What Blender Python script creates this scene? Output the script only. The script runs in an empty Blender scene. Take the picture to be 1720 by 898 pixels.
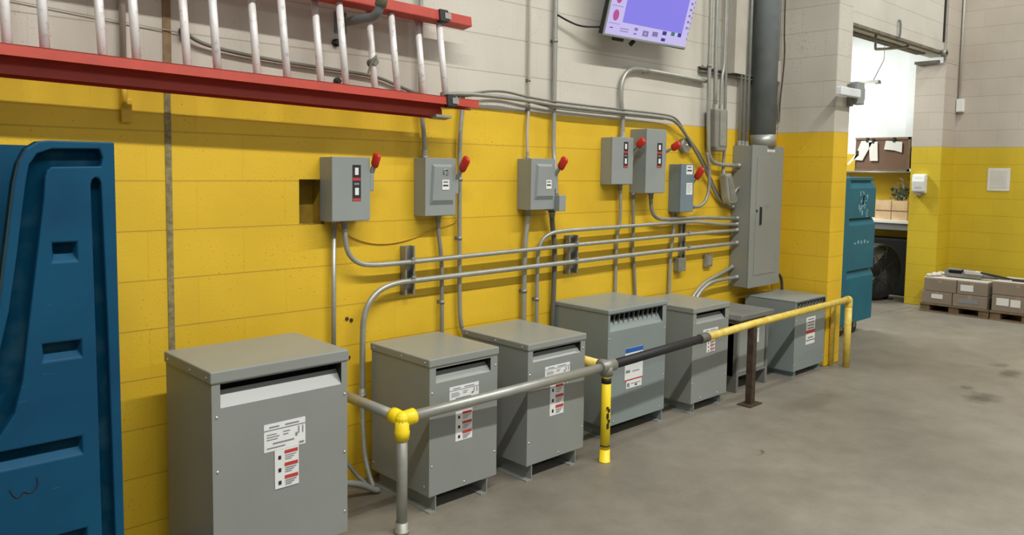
import bpy, bmesh, math, random
from mathutils import Vector, Matrix
random.seed(7)
PI = math.pi
S = bpy.context.scene
COL = S.collection

# ------------------------------------------------------------------ camera, world, lights, exposure
cam_d = bpy.data.cameras.new('camera')
cam = bpy.data.objects.new('camera', cam_d); COL.objects.link(cam)
yaw, pit, rol = math.radians(43.6), math.radians(4.326), math.radians(0.785)
Fv = Vector((math.sin(yaw)*math.cos(pit), math.cos(yaw)*math.cos(pit), -math.sin(pit)))
Rv0 = Vector((math.cos(yaw), -math.sin(yaw), 0)); Uv0 = Rv0.cross(Fv)
Rv = Rv0*math.cos(rol) + Uv0*math.sin(rol); Uv = -Rv0*math.sin(rol) + Uv0*math.cos(rol)
m = Matrix(((Rv.x, Uv.x, -Fv.x, 0), (Rv.y, Uv.y, -Fv.y, -3.341), (Rv.z, Uv.z, -Fv.z, 1.578), (0, 0, 0, 1)))
cam.matrix_world = m
cam_d.sensor_width = 36; cam_d.lens = 1325.55/1720*36; cam_d.shift_y = -(449-384.78)/1720
cam_d.clip_start = 0.05
S.camera = cam

w = bpy.data.worlds.new('world'); S.world = w; w.use_nodes = True
bg = w.node_tree.nodes['Background']
bg.inputs[0].default_value = (0.95, 0.97, 1.0, 1); bg.inputs[1].default_value = 0.33

def area(name, loc, target, sx, sy, power, color=(1, 1, 1)):
    d = bpy.data.lights.new(name, 'AREA'); d.shape = 'RECTANGLE'; d.size = sx; d.size_y = sy
    d.energy = power; d.color = color
    o = bpy.data.objects.new(name, d); COL.objects.link(o); o.location = loc
    z = (Vector(loc)-Vector(target)).normalized()
    x = Vector((1, 0, 0)); y = z.cross(x).normalized()
    o.matrix_world = Matrix(((x.x, y.x, z.x, loc[0]), (x.y, y.y, z.y, loc[1]), (x.z, y.z, z.z, loc[2]), (0, 0, 0, 1)))
    return o
# ceiling rows of fluorescent tubes running parallel to the transformer wall, plus one added fill at right
area('ceiling_tube_row', (2.2, -4.0, 6.0), (2.2, -4.0, 0), 8.0, 0.16, 620, (1, 0.985, 0.95))
area('ceiling_tube_row_far', (6.0, -9.5, 6.0), (6.0, -9.5, 0), 12.0, 0.16, 260, (1, 0.985, 0.95))
area('right_floor_fill', (9.0, -1.9, 6.0), (9.0, -1.9, 0), 2.4, 0.16, 150, (0.97, 1, 0.99))  # added fill that brightens the far floor; no fixture is known there
area('back_room_tube_row', (9.3, 1.9, 3.6), (9.6, 1.4, 0), 1.6, 0.3, 140, (0.97, 1, 1))

S.view_settings.view_transform = 'Standard'; S.view_settings.look = 'None'
S.view_settings.gamma = 1; S.view_settings.use_curve_mapping = False
S.view_settings.exposure = -0.11

# ------------------------------------------------------------------ helpers
def srgb(r, g, b):
    f = lambda c: (c/255/12.92) if c/255 <= 0.04045 else ((c/255+0.055)/1.055)**2.4
    return (f(r), f(g), f(b), 1)

def newmat(name):
    m = bpy.data.materials.new(name); m.use_nodes = True
    nt = m.node_tree; return m, nt, nt.nodes['Principled BSDF']

def mat(name, col, rough=0.5, metal=0.0, var=0.08, scale=6.0, bump=0.0, emit=None, es=1.0, col2=None, lo=0.35, hi=0.65):
    """plain procedural material: base colour broken up by noise wear"""
    m, nt, b = newmat(name); N = nt.nodes; L = nt.links
    b.inputs['Roughness'].default_value = rough; b.inputs['Metallic'].default_value = metal
    tc = N.new('ShaderNodeTexCoord'); no = N.new('ShaderNodeTexNoise')
    no.inputs['Scale'].default_value = scale; no.inputs['Detail'].default_value = 5
    L.new(tc.outputs['Object'], no.inputs['Vector'])
    cr = N.new('ShaderNodeValToRGB'); cr.color_ramp.elements[0].position = lo; cr.color_ramp.elements[1].position = hi
    c2 = col2 if col2 else tuple(min(1, c*(1+var)) for c in col[:3])+(1,)
    c1 = col if col2 else tuple(c*(1-var) for c in col[:3])+(1,)
    cr.color_ramp.elements[0].color = c1; cr.color_ramp.elements[1].color = c2
    L.new(no.outputs['Fac'], cr.inputs[0]); L.new(cr.outputs[0], b.inputs['Base Color'])
    if bump:
        bp = N.new('ShaderNodeBump'); bp.inputs['Strength'].default_value = bump; bp.inputs['Distance'].default_value = 0.01
        L.new(no.outputs['Fac'], bp.inputs['Height']); L.new(bp.outputs[0], b.inputs['Normal'])
    if emit:
        b.inputs['Emission Color'].default_value = emit; b.inputs['Emission Strength'].default_value = es
    return m

YEL = srgb(226, 186, 40); WHT = srgb(205, 200, 187)
def wall_mat(name, axis, yel=YEL, wht=WHT, border=1.915, zoff=0.0882, xoff=0.0, mortar=0.66, vjoint=0.96):
    """painted concrete block: running bond, yellow below the border line and white above, grime specks"""
    m, nt, b = newmat(name); N = nt.nodes; L = nt.links
    b.inputs['Roughness'].default_value = 0.55
    tc = N.new('ShaderNodeTexCoord'); sp = N.new('ShaderNodeSeparateXYZ'); L.new(tc.outputs['Object'], sp.inputs[0])
    def math_(op, a, bb):
        n = N.new('ShaderNodeMath'); n.operation = op
        for i, v in enumerate((a, bb)):
            if isinstance(v, (int, float)): n.inputs[i].default_value = v
            else: L.new(v, n.inputs[i])
        return n.outputs[0]
    u = math_('ADD', sp.outputs[axis], 20.0+xoff); v = math_('ADD', sp.outputs[2], 0.2032*20-zoff)
    cb = N.new('ShaderNodeCombineXYZ'); L.new(u, cb.inputs[0]); L.new(v, cb.inputs[1])
    br = N.new('ShaderNodeTexBrick'); L.new(cb.outputs[0], br.inputs['Vector'])
    br.inputs['Scale'].default_value = 1; br.inputs['Mortar Size'].default_value = 0.0028; br.inputs['Mortar Smooth'].default_value = 0.6
    br.inputs['Brick Width'].default_value = 0.4064; br.inputs['Row Height'].default_value = 0.2032
    br.inputs['Color1'].default_value = (1, 1, 1, 1); br.inputs['Color2'].default_value = (0.965, 0.96, 0.955, 1); br.inputs['Mortar'].default_value = (vjoint, vjoint*0.98, vjoint*0.95, 1)
    # bed joints read darker than the head joints, which the paint has nearly filled
    bed = math_('MULTIPLY', math_('ABSOLUTE', math_('SUBTRACT', math_('FRACT', math_('ADD', math_('DIVIDE', v, 0.2032), 0.5), 0.0), 0.5), 0.0), 0.2032)
    bedr = N.new('ShaderNodeValToRGB'); bedr.color_ramp.elements[0].position = 0.0012; bedr.color_ramp.elements[1].position = 0.0042
    bedr.color_ramp.elements[0].color = (mortar, mortar*0.97, mortar*0.92, 1); bedr.color_ramp.elements[1].color = (1, 1, 1, 1); L.new(bed, bedr.inputs[0])
    wob = N.new('ShaderNodeTexNoise'); wob.inputs['Scale'].default_value = 14; L.new(tc.outputs['Object'], wob.inputs['Vector'])
    zz = math_('ADD', sp.outputs[2], math_('MULTIPLY', wob.outputs['Fac'], 0.012))
    gt = math_('GREATER_THAN', zz, border+0.006)
    mx = N.new('ShaderNodeMix'); mx.data_type = 'RGBA'; mx.inputs[6].default_value = yel; mx.inputs[7].default_value = wht; L.new(gt, mx.inputs[0])
    mu = N.new('ShaderNodeMix'); mu.data_type = 'RGBA'; mu.blend_type = 'MULTIPLY'; mu.inputs[0].default_value = 1
    mb = N.new('ShaderNodeMix'); mb.data_type = 'RGBA'; mb.blend_type = 'MULTIPLY'; mb.inputs[0].default_value = 1
    L.new(br.outputs['Color'], mb.inputs[6]); L.new(bedr.outputs[0], mb.inputs[7])
    L.new(mx.outputs[2], mu.inputs[6]); L.new(mb.outputs[2], mu.inputs[7])
    # soft dirty patches
    n1 = N.new('ShaderNodeTexNoise'); n1.inputs['Scale'].default_value = 1.6; n1.inputs['Detail'].default_value = 6; L.new(tc.outputs['Object'], n1.inputs['Vector'])
    r1 = N.new('ShaderNodeValToRGB'); r1.color_ramp.elements[0].position = 0.3; r1.color_ramp.elements[1].position = 0.6
    r1.color_ramp.elements[0].color = (0.86, 0.85, 0.83, 1); r1.color_ramp.elements[1].color = (1, 1, 1, 1)
    L.new(n1.outputs['Fac'], r1.inputs[0])
    m2 = N.new('ShaderNodeMix'); m2.data_type = 'RGBA'; m2.blend_type = 'MULTIPLY'; m2.inputs[0].default_value = 1
    L.new(mu.outputs[2], m2.inputs[6]); L.new(r1.outputs[0], m2.inputs[7])
    # pin-hole specks in the block face, grouped in patches
    n2 = N.new('ShaderNodeTexNoise'); n2.inputs['Scale'].default_value = 95; n2.inputs['Detail'].default_value = 2; L.new(tc.outputs['Object'], n2.inputs['Vector'])
    n3 = N.new('ShaderNodeTexNoise'); n3.inputs['Scale'].default_value = 3.2; L.new(tc.outputs['Object'], n3.inputs['Vector'])
    pr = math_('ADD', n2.outputs['Fac'], math_('MULTIPLY', n3.outputs['Fac'], 0.28))
    r2 = N.new('ShaderNodeValToRGB'); r2.color_ramp.elements[0].position = 0.82; r2.color_ramp.elements[1].position = 0.88
    r2.color_ramp.elements[0].color = (1, 1, 1, 1); r2.color_ramp.elements[1].color = (0.55, 0.5, 0.45, 1)
    L.new(pr, r2.inputs[0])
    m3 = N.new('ShaderNodeMix'); m3.data_type = 'RGBA'; m3.blend_type = 'MULTIPLY'; m3.inputs[0].default_value = 1
    L.new(m2.outputs[2], m3.inputs[6]); L.new(r2.outputs[0], m3.inputs[7])
    L.new(m3.outputs[2], b.inputs['Base Color'])
    bp = N.new('ShaderNodeBump'); bp.inputs['Strength'].default_value = 0.5; bp.inputs['Distance'].default_value = 0.004; bp.invert = True
    hs = math_('ADD', math_('MULTIPLY', br.outputs['Fac'], 0.3), math_('MULTIPLY', n2.outputs['Fac'], 0.35))
    L.new(hs, bp.inputs['Height']); L.new(bp.outputs[0], b.inputs['Normal'])
    return m

def floor_mat():
    m, nt, b = newmat('concrete_floor'); N = nt.nodes; L = nt.links
    tc = N.new('ShaderNodeTexCoord')
    def noise(s, d=6, r=0.55):
        n = N.new('ShaderNodeTexNoise'); n.inputs['Scale'].default_value = s; n.inputs['Detail'].default_value = d; n.inputs['Roughness'].default_value = r
        L.new(tc.outputs['Object'], n.inputs['Vector']); return n.outputs['Fac']
    def ramp(f, p0, c0, p1, c1):
        r = N.new('ShaderNodeValToRGB'); r.color_ramp.elements[0].position = p0; r.color_ramp.elements[1].position = p1
        r.color_ramp.elements[0].color = c0; r.color_ramp.elements[1].color = c1; L.new(f, r.inputs[0]); return r.outputs[0]
    def mul(a, c):
        x = N.new('ShaderNodeMix'); x.data_type = 'RGBA'; x.blend_type = 'MULTIPLY'; x.inputs[0].default_value = 1
        L.new(a, x.inputs[6]); L.new(c, x.inputs[7]); return x.outputs[2]
    base = ramp(noise(0.7), 0.3, srgb(112, 106, 94), 0.66, srgb(138, 132, 119))
    c = mul(base, ramp(noise(4.0, 8, 0.7), 0.32, (0.78, 0.77, 0.76, 1), 0.62, (1, 1, 1, 1)))
    c = mul(c, ramp(noise(120, 3), 0.25, (0.88, 0.88, 0.88, 1), 0.6, (1, 1, 1, 1)))
    # oil stains: (x, y, radius x, radius y, darkness)
    for sx, sy, rx, ry, dk in ((6.25, -1.66, 0.22, 0.12, 0.45), (7.2, -1.6, 0.2, 0.1, 0.5), (7.45, -1.45, 0.12, 0.06, 0.6), (6.45, -1.5, 0.1, 0.05, 0.6),
                               (4.05, -1.15, 0.07, 0.02, 0.55), (2.0, -0.22, 0.25, 0.2, 0.6), (5.2, -0.9, 0.5, 0.12, 0.86)):
        mp = N.new('ShaderNodeMapping'); mp.vector_type = 'TEXTURE'
        mp.inputs['Location'].default_value = (sx, sy, 0); mp.inputs['Scale'].default_value = (rx, ry, 1)
        wn = N.new('ShaderNodeTexNoise'); wn.inputs['Scale'].default_value = 9; L.new(tc.outputs['Object'], wn.inputs['Vector'])
        va = N.new('ShaderNodeVectorMath'); va.operation = 'MULTIPLY_ADD'; va.inputs[1].default_value = (0.16, 0.16, 0); va.inputs[2].default_value = (-0.08, -0.08, 0)
        L.new(wn.outputs['Color'], va.inputs[0])
        ad = N.new('ShaderNodeVectorMath'); ad.operation = 'ADD'; L.new(tc.outputs['Object'], ad.inputs[0]); L.new(va.outputs[0], ad.inputs[1])
        L.new(ad.outputs[0], mp.inputs['Vector'])
        ln = N.new('ShaderNodeVectorMath'); ln.operation = 'LENGTH'; L.new(mp.outputs[0], ln.inputs[0])
        c = mul(c, ramp(ln.outputs['Value'], 0.3, (dk, dk*0.97, dk*0.93, 1), 1.0, (1, 1, 1, 1)))
    L.new(c, b.inputs['Base Color'])
    b.inputs['Roughness'].default_value = 0.5
    bp = N.new('ShaderNodeBump'); bp.inputs['Strength'].default_value = 0.15; bp.inputs['Distance'].default_value = 0.004
    L.new(noise(30), bp.inputs['Height']); L.new(bp.outputs[0], b.inputs['Normal'])
    return m

def flat(bm, pts, mi=0):
    f = bm.faces.new([bm.verts.new(p) for p in pts]); f.material_index = mi; return f
def box(bm, x0, x1, y0, y1, z0, z1, mi=0, bev=0.0):
    r = bmesh.ops.create_cube(bm, size=1.0, matrix=Matrix.Translation(((x0+x1)/2, (y0+y1)/2, (z0+z1)/2)) @ Matrix.Diagonal((abs(x1-x0), abs(y1-y0), abs(z1-z0), 1)))
    fs = set(f for v in r['verts'] for f in v.link_faces)
    for f in fs: f.material_index = mi
    if bev:
        es = set(e for f in fs for e in f.edges)
        bmesh.ops.bevel(bm, geom=list(es), offset=bev, segments=2, profile=0.5, affect='EDGES')
    return r
def obox(bm, p0, p1, wdt, hgt, up=(0, 0, 1), mi=0):
    """bar of rectangular section from p0 to p1"""
    p0 = Vector(p0); p1 = Vector(p1); d = p1-p0; L_ = d.length; d.normalize(); up = Vector(up)
    s = d.cross(up).normalized(); u = s.cross(d)
    M = Matrix(((s.x, d.x, u.x, 0), (s.y, d.y, u.y, 0), (s.z, d.z, u.z, 0), (0, 0, 0, 1)))
    M.translation = (p0+p1)/2
    r = bmesh.ops.create_cube(bm, size=1.0, matrix=M @ Matrix.Diagonal((wdt, L_, hgt, 1)))
    for f in set(f for v in r['verts'] for f in v.link_faces): f.material_index = mi
def chaikin(pts, n):
    pts = [Vector(p) for p in pts]
    for _ in range(n):
        o = [pts[0]]
        for a, b in zip(pts, pts[1:]): o += [a*0.75+b*0.25, a*0.25+b*0.75]
        o.append(pts[-1]); pts = o
    return pts
def tube(bm, pts, r, n=12, smooth=0, cap=True, mi=0, radii=None):
    pts = chaikin(pts, smooth) if smooth else [Vector(p) for p in pts]
    q = [pts[0]]
    for p in pts[1:]:
        if (p-q[-1]).length > 1e-5: q.append(p)
    pts = q; rings = []; nrm = None
    for i, p in enumerate(pts):
        t = (pts[min(i+1, len(pts)-1)]-pts[max(i-1, 0)]).normalized()
        if nrm is None:
            a = Vector((0, 0, 1)) if abs(t.z) < 0.9 else Vector((1, 0, 0)); nrm = t.cross(a).normalized()
        else: nrm = (nrm-t*nrm.dot(t)).normalized()
        bn = t.cross(nrm); rr = radii[i] if radii else r
        rings.append([bm.verts.new(p+nrm*math.cos(2*PI*k/n)*rr+bn*math.sin(2*PI*k/n)*rr) for k in range(n)])
    for a, b in zip(rings, rings[1:]):
        for k in range(n):
            f = bm.faces.new((a[k], a[(k+1) % n], b[(k+1) % n], b[k])); f.smooth = True; f.material_index = mi
    if cap:
        f = bm.faces.new(rings[0][::-1]); f.material_index = mi
        f = bm.faces.new(rings[-1]); f.material_index = mi
def ball(bm, c, r, sc=(1, 1, 1), u=12, v=8, mi=0):
    res = bmesh.ops.create_uvsphere(bm, u_segments=u, v_segments=v, radius=r, matrix=Matrix.Translation(c) @ Matrix.Diagonal((*sc, 1)))
    for f in set(f for x in res['verts'] for f in x.link_faces): f.smooth = True; f.material_index = mi
def prism(bm, poly, y0, y1, axis='y', mi=0):
    """polygon in (a, z) extruded along axis"""
    P = (lambda a, z, d: (a, d, z)) if axis == 'y' else ((lambda a, z, d: (d, a, z)) if axis == 'x' else (lambda a, z, d: (a, z, d)))
    A = [bm.verts.new(P(a, z, y0)) for a, z in poly]; B = [bm.verts.new(P(a, z, y1)) for a, z in poly]
    fs = [bm.faces.new(A), bm.faces.new(B[::-1])]
    n = len(poly)
    for i in range(n): fs.append(bm.faces.new((A[i], B[i], B[(i+1) % n], A[(i+1) % n])))
    for f in fs: f.material_index = mi
    return fs
WLOC = {}
def obj(name, bm, mats, parent=None, norm=True, bevel=0.0, kind=None):
    if norm: bmesh.ops.recalc_face_normals(bm, faces=bm.faces[:])
    me = bpy.data.meshes.new(name)
    o = bpy.data.objects.new(name, me); COL.objects.link(o)
    off = Vector((0, 0, 0))
    if parent is not None:
        off = WLOC.get(parent.name, Vector((0, 0, 0))); o.parent = parent
    WLOC[o.name] = off
    bmesh.ops.translate(bm, verts=bm.verts[:], vec=-off)
    bm.to_mesh(me); bm.free()
    for mm in (mats if isinstance(mats, (list, tuple)) else [mats]): me.materials.append(mm)
    if bevel:
        b = o.modifiers.new('bevel', 'BEVEL'); b.width = bevel; b.segments = 2; b.limit_method = 'ANGLE'; b.angle_limit = math.radians(40)
    if kind: o['kind'] = kind
    return o
def tag(o, label, cat, group=None):
    o['label'] = label; o['category'] = cat
    if group: o['group'] = group
    return o
def thing(name, label, cat, loc, group=None):
    o = bpy.data.objects.new(name, None); COL.objects.link(o); o.location = loc; o.empty_display_size = 0.1
    WLOC[o.name] = Vector(loc)
    return tag(o, label, cat, group)
def B(): return bmesh.new()
def bx(name, x0, x1, y0, y1, z0, z1, m_, parent=None, bev=0.0):
    b = B(); box(b, x0, x1, y0, y1, z0, z1); return obj(name, b, m_, parent, bevel=bev)

# ------------------------------------------------------------------ materials
M = {}
M['wall_x'] = wall_mat('block_paint_back', 0)
M['wall_y'] = wall_mat('block_paint_side', 1, xoff=0.1, mortar=0.76, vjoint=0.87)
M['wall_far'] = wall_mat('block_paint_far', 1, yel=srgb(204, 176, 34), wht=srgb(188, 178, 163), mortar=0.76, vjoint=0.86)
M['wall_room'] = mat('room_paint_white', srgb(226, 230, 226), 0.6, var=0.03)
M['room_yel'] = mat('room_paint_yellow', srgb(214, 178, 34), 0.6, var=0.04)
M['floor'] = floor_mat()
M['steel_paint'] = mat('grey_enamel', srgb(138, 142, 136), 0.33, var=0.035, scale=3)
M['steel_blue'] = mat('blue_grey_enamel', srgb(132, 142, 140), 0.33, var=0.035, scale=3)
M['old_grey'] = mat('dusty_grey_enamel', srgb(112, 113, 107), 0.6, var=0.12, scale=5)
M['box_grey'] = mat('switch_enamel', srgb(142, 148, 145), 0.42, var=0.03, scale=4)
M['box_blue'] = mat('bluish_switch_enamel', srgb(112, 128, 138), 0.4, var=0.04, scale=4)
M['panel'] = mat('panel_enamel', srgb(134, 138, 133), 0.4, var=0.03, scale=3)
M['dark'] = mat('dark_shade_and_parts', srgb(30, 30, 30), 0.8)  # near-black that paints shade inside vents, duct and slot; also small dark parts
M['galv'] = mat('galvanised_steel', srgb(168, 169, 160), 0.42, 0.55, var=0.06, scale=22)
M['galv_dull'] = mat('dull_galvanised', srgb(148, 147, 137), 0.5, 0.5, var=0.08, scale=18)
M['flexm'] = mat('armoured_hose', srgb(172, 174, 168), 0.4, 0.45, var=0.1, scale=30)
M['dkpipe'] = mat('dark_grey_pipe', srgb(116, 122, 121), 0.55, 0.1, var=0.1, scale=8)
M['dkflex'] = mat('dark_grey_hose', srgb(98, 96, 84), 0.6, 0.1, var=0.1)
M['cable'] = mat('grey_cable', srgb(112, 110, 98), 0.6, var=0.1)
M['black'] = mat('black_rubber', srgb(28, 28, 28), 0.6)
M['pitch'] = mat('black_box_and_shade', srgb(13, 13, 13), 0.9)  # blackened to carry the under-bench shade as well as the box plastic
M['screw'] = mat('screw_zinc', srgb(205, 205, 198), 0.3, 0.8)
M['white_lab'] = mat('label_white', srgb(226, 228, 224), 0.5, var=0.03)
M['txt'] = mat('label_print', srgb(125, 127, 128), 0.6)
M['txt_dk'] = mat('label_black', srgb(40, 40, 42), 0.5)
M['red_lab'] = mat('label_red', srgb(190, 62, 58), 0.5)
M['blue_lab'] = mat('label_blue', srgb(34, 92, 176), 0.5)
M['red_grip'] = mat('red_grip', srgb(196, 42, 30), 0.4, var=0.08)
M['yel_rail'] = mat('chipped_yellow_paint', srgb(214, 182, 60), 0.5, col2=srgb(228, 206, 110), scale=25)
M['yel_bright'] = mat('bright_yellow_paint', srgb(244, 214, 26), 0.45, var=0.04)
M['yel_conduit'] = mat('overpainted_yellow', srgb(206, 166, 40), 0.5)
M['wht_conduit'] = mat('overpainted_white', srgb(180, 174, 160), 0.55)
M['rust'] = mat('brown_steel', srgb(74, 60, 48), 0.6, 0.3, var=0.25, scale=30)
M['lad_red'] = mat('fibreglass_red', srgb(176, 56, 36), 0.5, var=0.08, scale=10)
M['alu'] = mat('ladder_aluminium', srgb(196, 192, 186), 0.45, 0.1, col2=srgb(226, 224, 220), scale=30, lo=0.3, hi=0.42)
M['hook'] = mat('olive_foam', srgb(122, 120, 96), 0.7, var=0.15)
M['blue'] = mat('blue_plastic', srgb(2, 62, 92), 0.6, col2=srgb(4, 72, 102), scale=4)
def scuff(m_, col, lo, hi, sc):
    nt = m_.node_tree; N = nt.nodes; L = nt.links; b = N['Principled BSDF']; src = b.inputs['Base Color'].links[0].from_socket
    tc = N.new('ShaderNodeTexCoord'); mp = N.new('ShaderNodeMapping'); mp.inputs['Scale'].default_value = sc; L.new(tc.outputs['Object'], mp.inputs['Vector'])
    n = N.new('ShaderNodeTexNoise'); n.inputs['Scale'].default_value = 1; n.inputs['Detail'].default_value = 4; L.new(mp.outputs[0], n.inputs['Vector'])
    r_ = N.new('ShaderNodeValToRGB'); r_.color_ramp.elements[0].position = lo; r_.color_ramp.elements[1].position = hi
    r_.color_ramp.elements[0].color = (0, 0, 0, 1); r_.color_ramp.elements[1].color = (1, 1, 1, 1); L.new(n.outputs['Fac'], r_.inputs[0])
    x = N.new('ShaderNodeMix'); x.data_type = 'RGBA'; L.new(r_.outputs[0], x.inputs[0]); L.new(src, x.inputs[6]); x.inputs[7].default_value = col
    L.new(x.outputs[2], b.inputs['Base Color'])
scuff(M["blue"], srgb(56, 104, 128), 0.7, 0.82, (17, 17, 120))
M['blue_wear_shade'] = mat('scuffed_shaded_blue', srgb(8, 48, 68), 0.75, col2=srgb(40, 70, 84), scale=9, lo=0.5, hi=0.8)  # darker copy of the blue for shade in the grooves, plus lighter scuffs
for k_ in ('blue', 'blue_wear_shade'): M[k_].node_tree.nodes['Principled BSDF'].inputs['Specular IOR Level'].default_value = 0.25 if k_ == 'blue' else 0.0
M['teal'] = mat('teal_plastic', srgb(2, 96, 116), 0.5, var=0.08, scale=4)
M['joint'] = mat('joint_filler_grey', srgb(132, 122, 84), 0.8, var=0.3, scale=40, bump=0.3)
M['joint_top'] = mat('joint_filler_brown', srgb(138, 116, 84), 0.8, var=0.15, scale=30)
M['hole'] = mat('hollow_block', srgb(158, 130, 40), 0.9, var=0.25, scale=12, bump=0.4)
M['card'] = mat('carton_brown', srgb(132, 118, 100), 0.8, var=0.05, scale=5)
M['wood'] = mat('pallet_wood', srgb(116, 96, 70), 0.8, var=0.18, scale=14)
M['pine'] = mat('pale_pine', srgb(206, 174, 134), 0.7, col2=srgb(222, 192, 150), scale=7)
M['board'] = mat('brown_hardboard', srgb(108, 82, 64), 0.8, var=0.08)
M['paper'] = mat('paper_white', srgb(214, 212, 204), 0.8, var=0.03)
M['wrap'] = mat('stretch_wrap', srgb(186, 180, 168), 0.45, var=0.06)
M['toolg'] = mat('tool_grey', srgb(120, 118, 108), 0.5, var=0.12)
M['whitep'] = mat('white_plastic', srgb(226, 226, 220), 0.4, var=0.02)
M['worn'] = mat('worn_white_print', srgb(120, 160, 168), 0.7, var=0.15)
M['leaf'] = mat('dusty_leaf', srgb(88, 98, 76), 0.8, var=0.3, scale=30)
M['fan'] = mat('dark_fan_steel', srgb(44, 45, 45), 0.5, 0.4, var=0.2)
M['conc'] = mat('stained_header', srgb(112, 104, 88), 0.8, var=0.25, scale=9)
M['lamp'] = mat('lit_tube', srgb(250, 250, 250), 0.5, emit=(1, 1, 1, 1), es=4)
M['bluework'] = mat('bench_edge', srgb(120, 122, 122), 0.6)

# ------------------------------------------------------------------ setting
def quadwall(name, bm, m_): return obj(name, bm, m_, kind='structure')
b = B(); flat(b, [(-4, -9, 0), (14, -9, 0), (14, 5, 0), (-4, 5, 0)])
o = obj('floor', b, M['floor'], kind='structure')
# expansion cracks in the slab by the opening
for i, (p, q, wd) in enumerate((((8.25, 0.5, 0.001), (9.9, -0.06, 0.001), 0.018), ((8.2, 0.32, 0.001), (9.95, 0.14, 0.001), 0.012), ((9.2, 0.62, 0.001), (10.1, 0.42, 0.001), 0.014))):
    b = B(); obox(b, p, q, wd, 0.002); obj('trim_%d' % (i+1), b, M['conc'], kind='structure')
# transformer wall with the broken-out block
HX0, HX1, HZ0, HZ1 = 1.812, 1.945, 1.306, 1.519
OPX0, OPX1, OPZ = 7.35, 10.15, 3.03
b = B()
def fr(x0, x1, z0, z1): flat(b, [(x0, 0, z0), (x1, 0, z0), (x1, 0, z1), (x0, 0, z1)])
fr(-4, HX0, 0, 4.2); fr(HX0, HX1, 0, HZ0); fr(HX0, HX1, HZ1, 4.2); fr(HX1, OPX0, 0, 4.2)
fr(OPX0, 10.6, OPZ, 4.2)
flat(b, [(OPX0, 0, 0), (OPX0, 0.3, 0), (OPX0, 0.3, OPZ), (OPX0, 0, OPZ)])
flat(b, [(OPX0, 0, OPZ), (OPX0, 0.3, OPZ), (10.6, 0.3, OPZ), (10.6, 0, OPZ)])
flat(b, [(OPX0, 0.3, 0), (-4, 0.3, 0), (-4, 0.3, 4.2), (OPX0, 0.3, 4.2)])
flat(b, [(OPX0, 0.3, OPZ), (OPX0, 0.3, 4.2), (10.6, 0.3, 4.2), (10.6, 0.3, OPZ)])
wb = obj('wall_back', b, M['wall_x'], norm=False, kind='structure')
# inside of the broken block
b = B(); y1 = 0.11
flat(b, [(HX0, 0, HZ0), (HX0, y1, HZ0), (HX0, y1, HZ1), (HX0, 0, HZ1)]); flat(b, [(HX1, 0, HZ0), (HX1, 0, HZ1), (HX1, y1, HZ1), (HX1, y1, HZ0)])
flat(b, [(HX0, 0, HZ1), (HX0, y1, HZ1), (HX1, y1, HZ1), (HX1, 0, HZ1)]); flat(b, [(HX0, 0, HZ0), (HX1, 0, HZ0), (HX1, y1, HZ0), (HX0, y1, HZ0)])
flat(b, [(HX0, y1, HZ0), (HX1, y1, HZ0), (HX1, y1, HZ1), (HX0, y1, HZ1)])
for k in range(9): ball(b, (HX0+0.002+random.random()*0.12, 0.012, random.choice((HZ0, HZ1))+random.uniform(-0.003, 0.003)), 0.009, (1.5, 0.8, 0.7), 6, 4)
obj('wall_recess', b, M['hole'], kind='structure', norm=False)
# expansion joint strip
b = B(); box(b, 1.209, 1.234, -0.004, 0.002, 0, 1.9); obj('trim_4', b, M['joint'], kind='structure')
b = B(); box(b, 1.207, 1.24, -0.005, 0.002, 1.9, 4.2); obj('trim_5', b, M['joint_top'], kind='structure')
# pier at the right end of the transformer wall
b = B(); box(b, 6.27, 6.53, -0.5, 0, 0, 4.2); obj('wall_pier', b, M['wall_y'], kind='structure', bevel=0.008)
# right jamb / column of the opening, then the far right wall
b = B(); box(b, 10.15, 10.75, -0.04, 0.30, 0, 2.9); box(b, 10.16, 10.75, -0.04, 0.0, 2.9, 4.2); obj('wall_jamb', b, M['wall_far'], kind='structure', bevel=0.006)
b = B(); flat(b, [(10.6, -9, 0), (10.6, -0.0, 0), (10.6, -0.0, 4.2), (10.6, -9, 4.2)]); obj('wall_right', b, M['wall_far'], kind='structure')
# header of the opening
b = B(); box(b, OPX0, 10.14, -0.004, 0.05, OPZ-0.03, OPZ); box(b, OPX0, 10.15, 0.20, 0.30, OPZ-0.012, OPZ); box(b, 10.10, 10.149, 0.03, 0.3, 2.9, 2.93)
obj('trim_6', b, M['conc'], kind='structure')
b = B(); box(b, 10.10, 10.14, -0.012, 0.03, 3.14, 3.9); obj('trim_7', b, M['dark'], kind='structure')  # dark bar painting the shade of a narrow slot by the column
# back room beyond the opening
b = B(); flat(b, [(11.2, 0.3, 1.86), (11.2, 4.5, 1.86), (11.2, 4.5, 4.2), (11.2, 0.3, 4.2)]); obj('wall_room_upper', b, M['wall_room'], kind='structure')
b = B(); flat(b, [(11.2, 0.3, 0), (11.2, 4.5, 0), (11.2, 4.5, 1.86), (11.2, 0.3, 1.86)]); obj('wall_room_lower', b, M['room_yel'], kind='structure')
b = B(); flat(b, [(6.5, 4.5, 0), (11.2, 4.5, 0), (11.2, 4.5, 4.2), (6.5, 4.5, 4.2)]); obj('wall_room_back', b, M['wall_room'], kind='structure')
b = B(); box(b, 6.5, 11.2, 0.3, 4.5, 3.75, 3.8); obj('ceiling', b, M['wall_room'], kind='structure')
b = B(); box(b, 11.1, 11.2, 0.3, 0.73, 1.95, 3.75); obj('trim_8', b, M['wall_room'], kind='structure')

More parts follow.
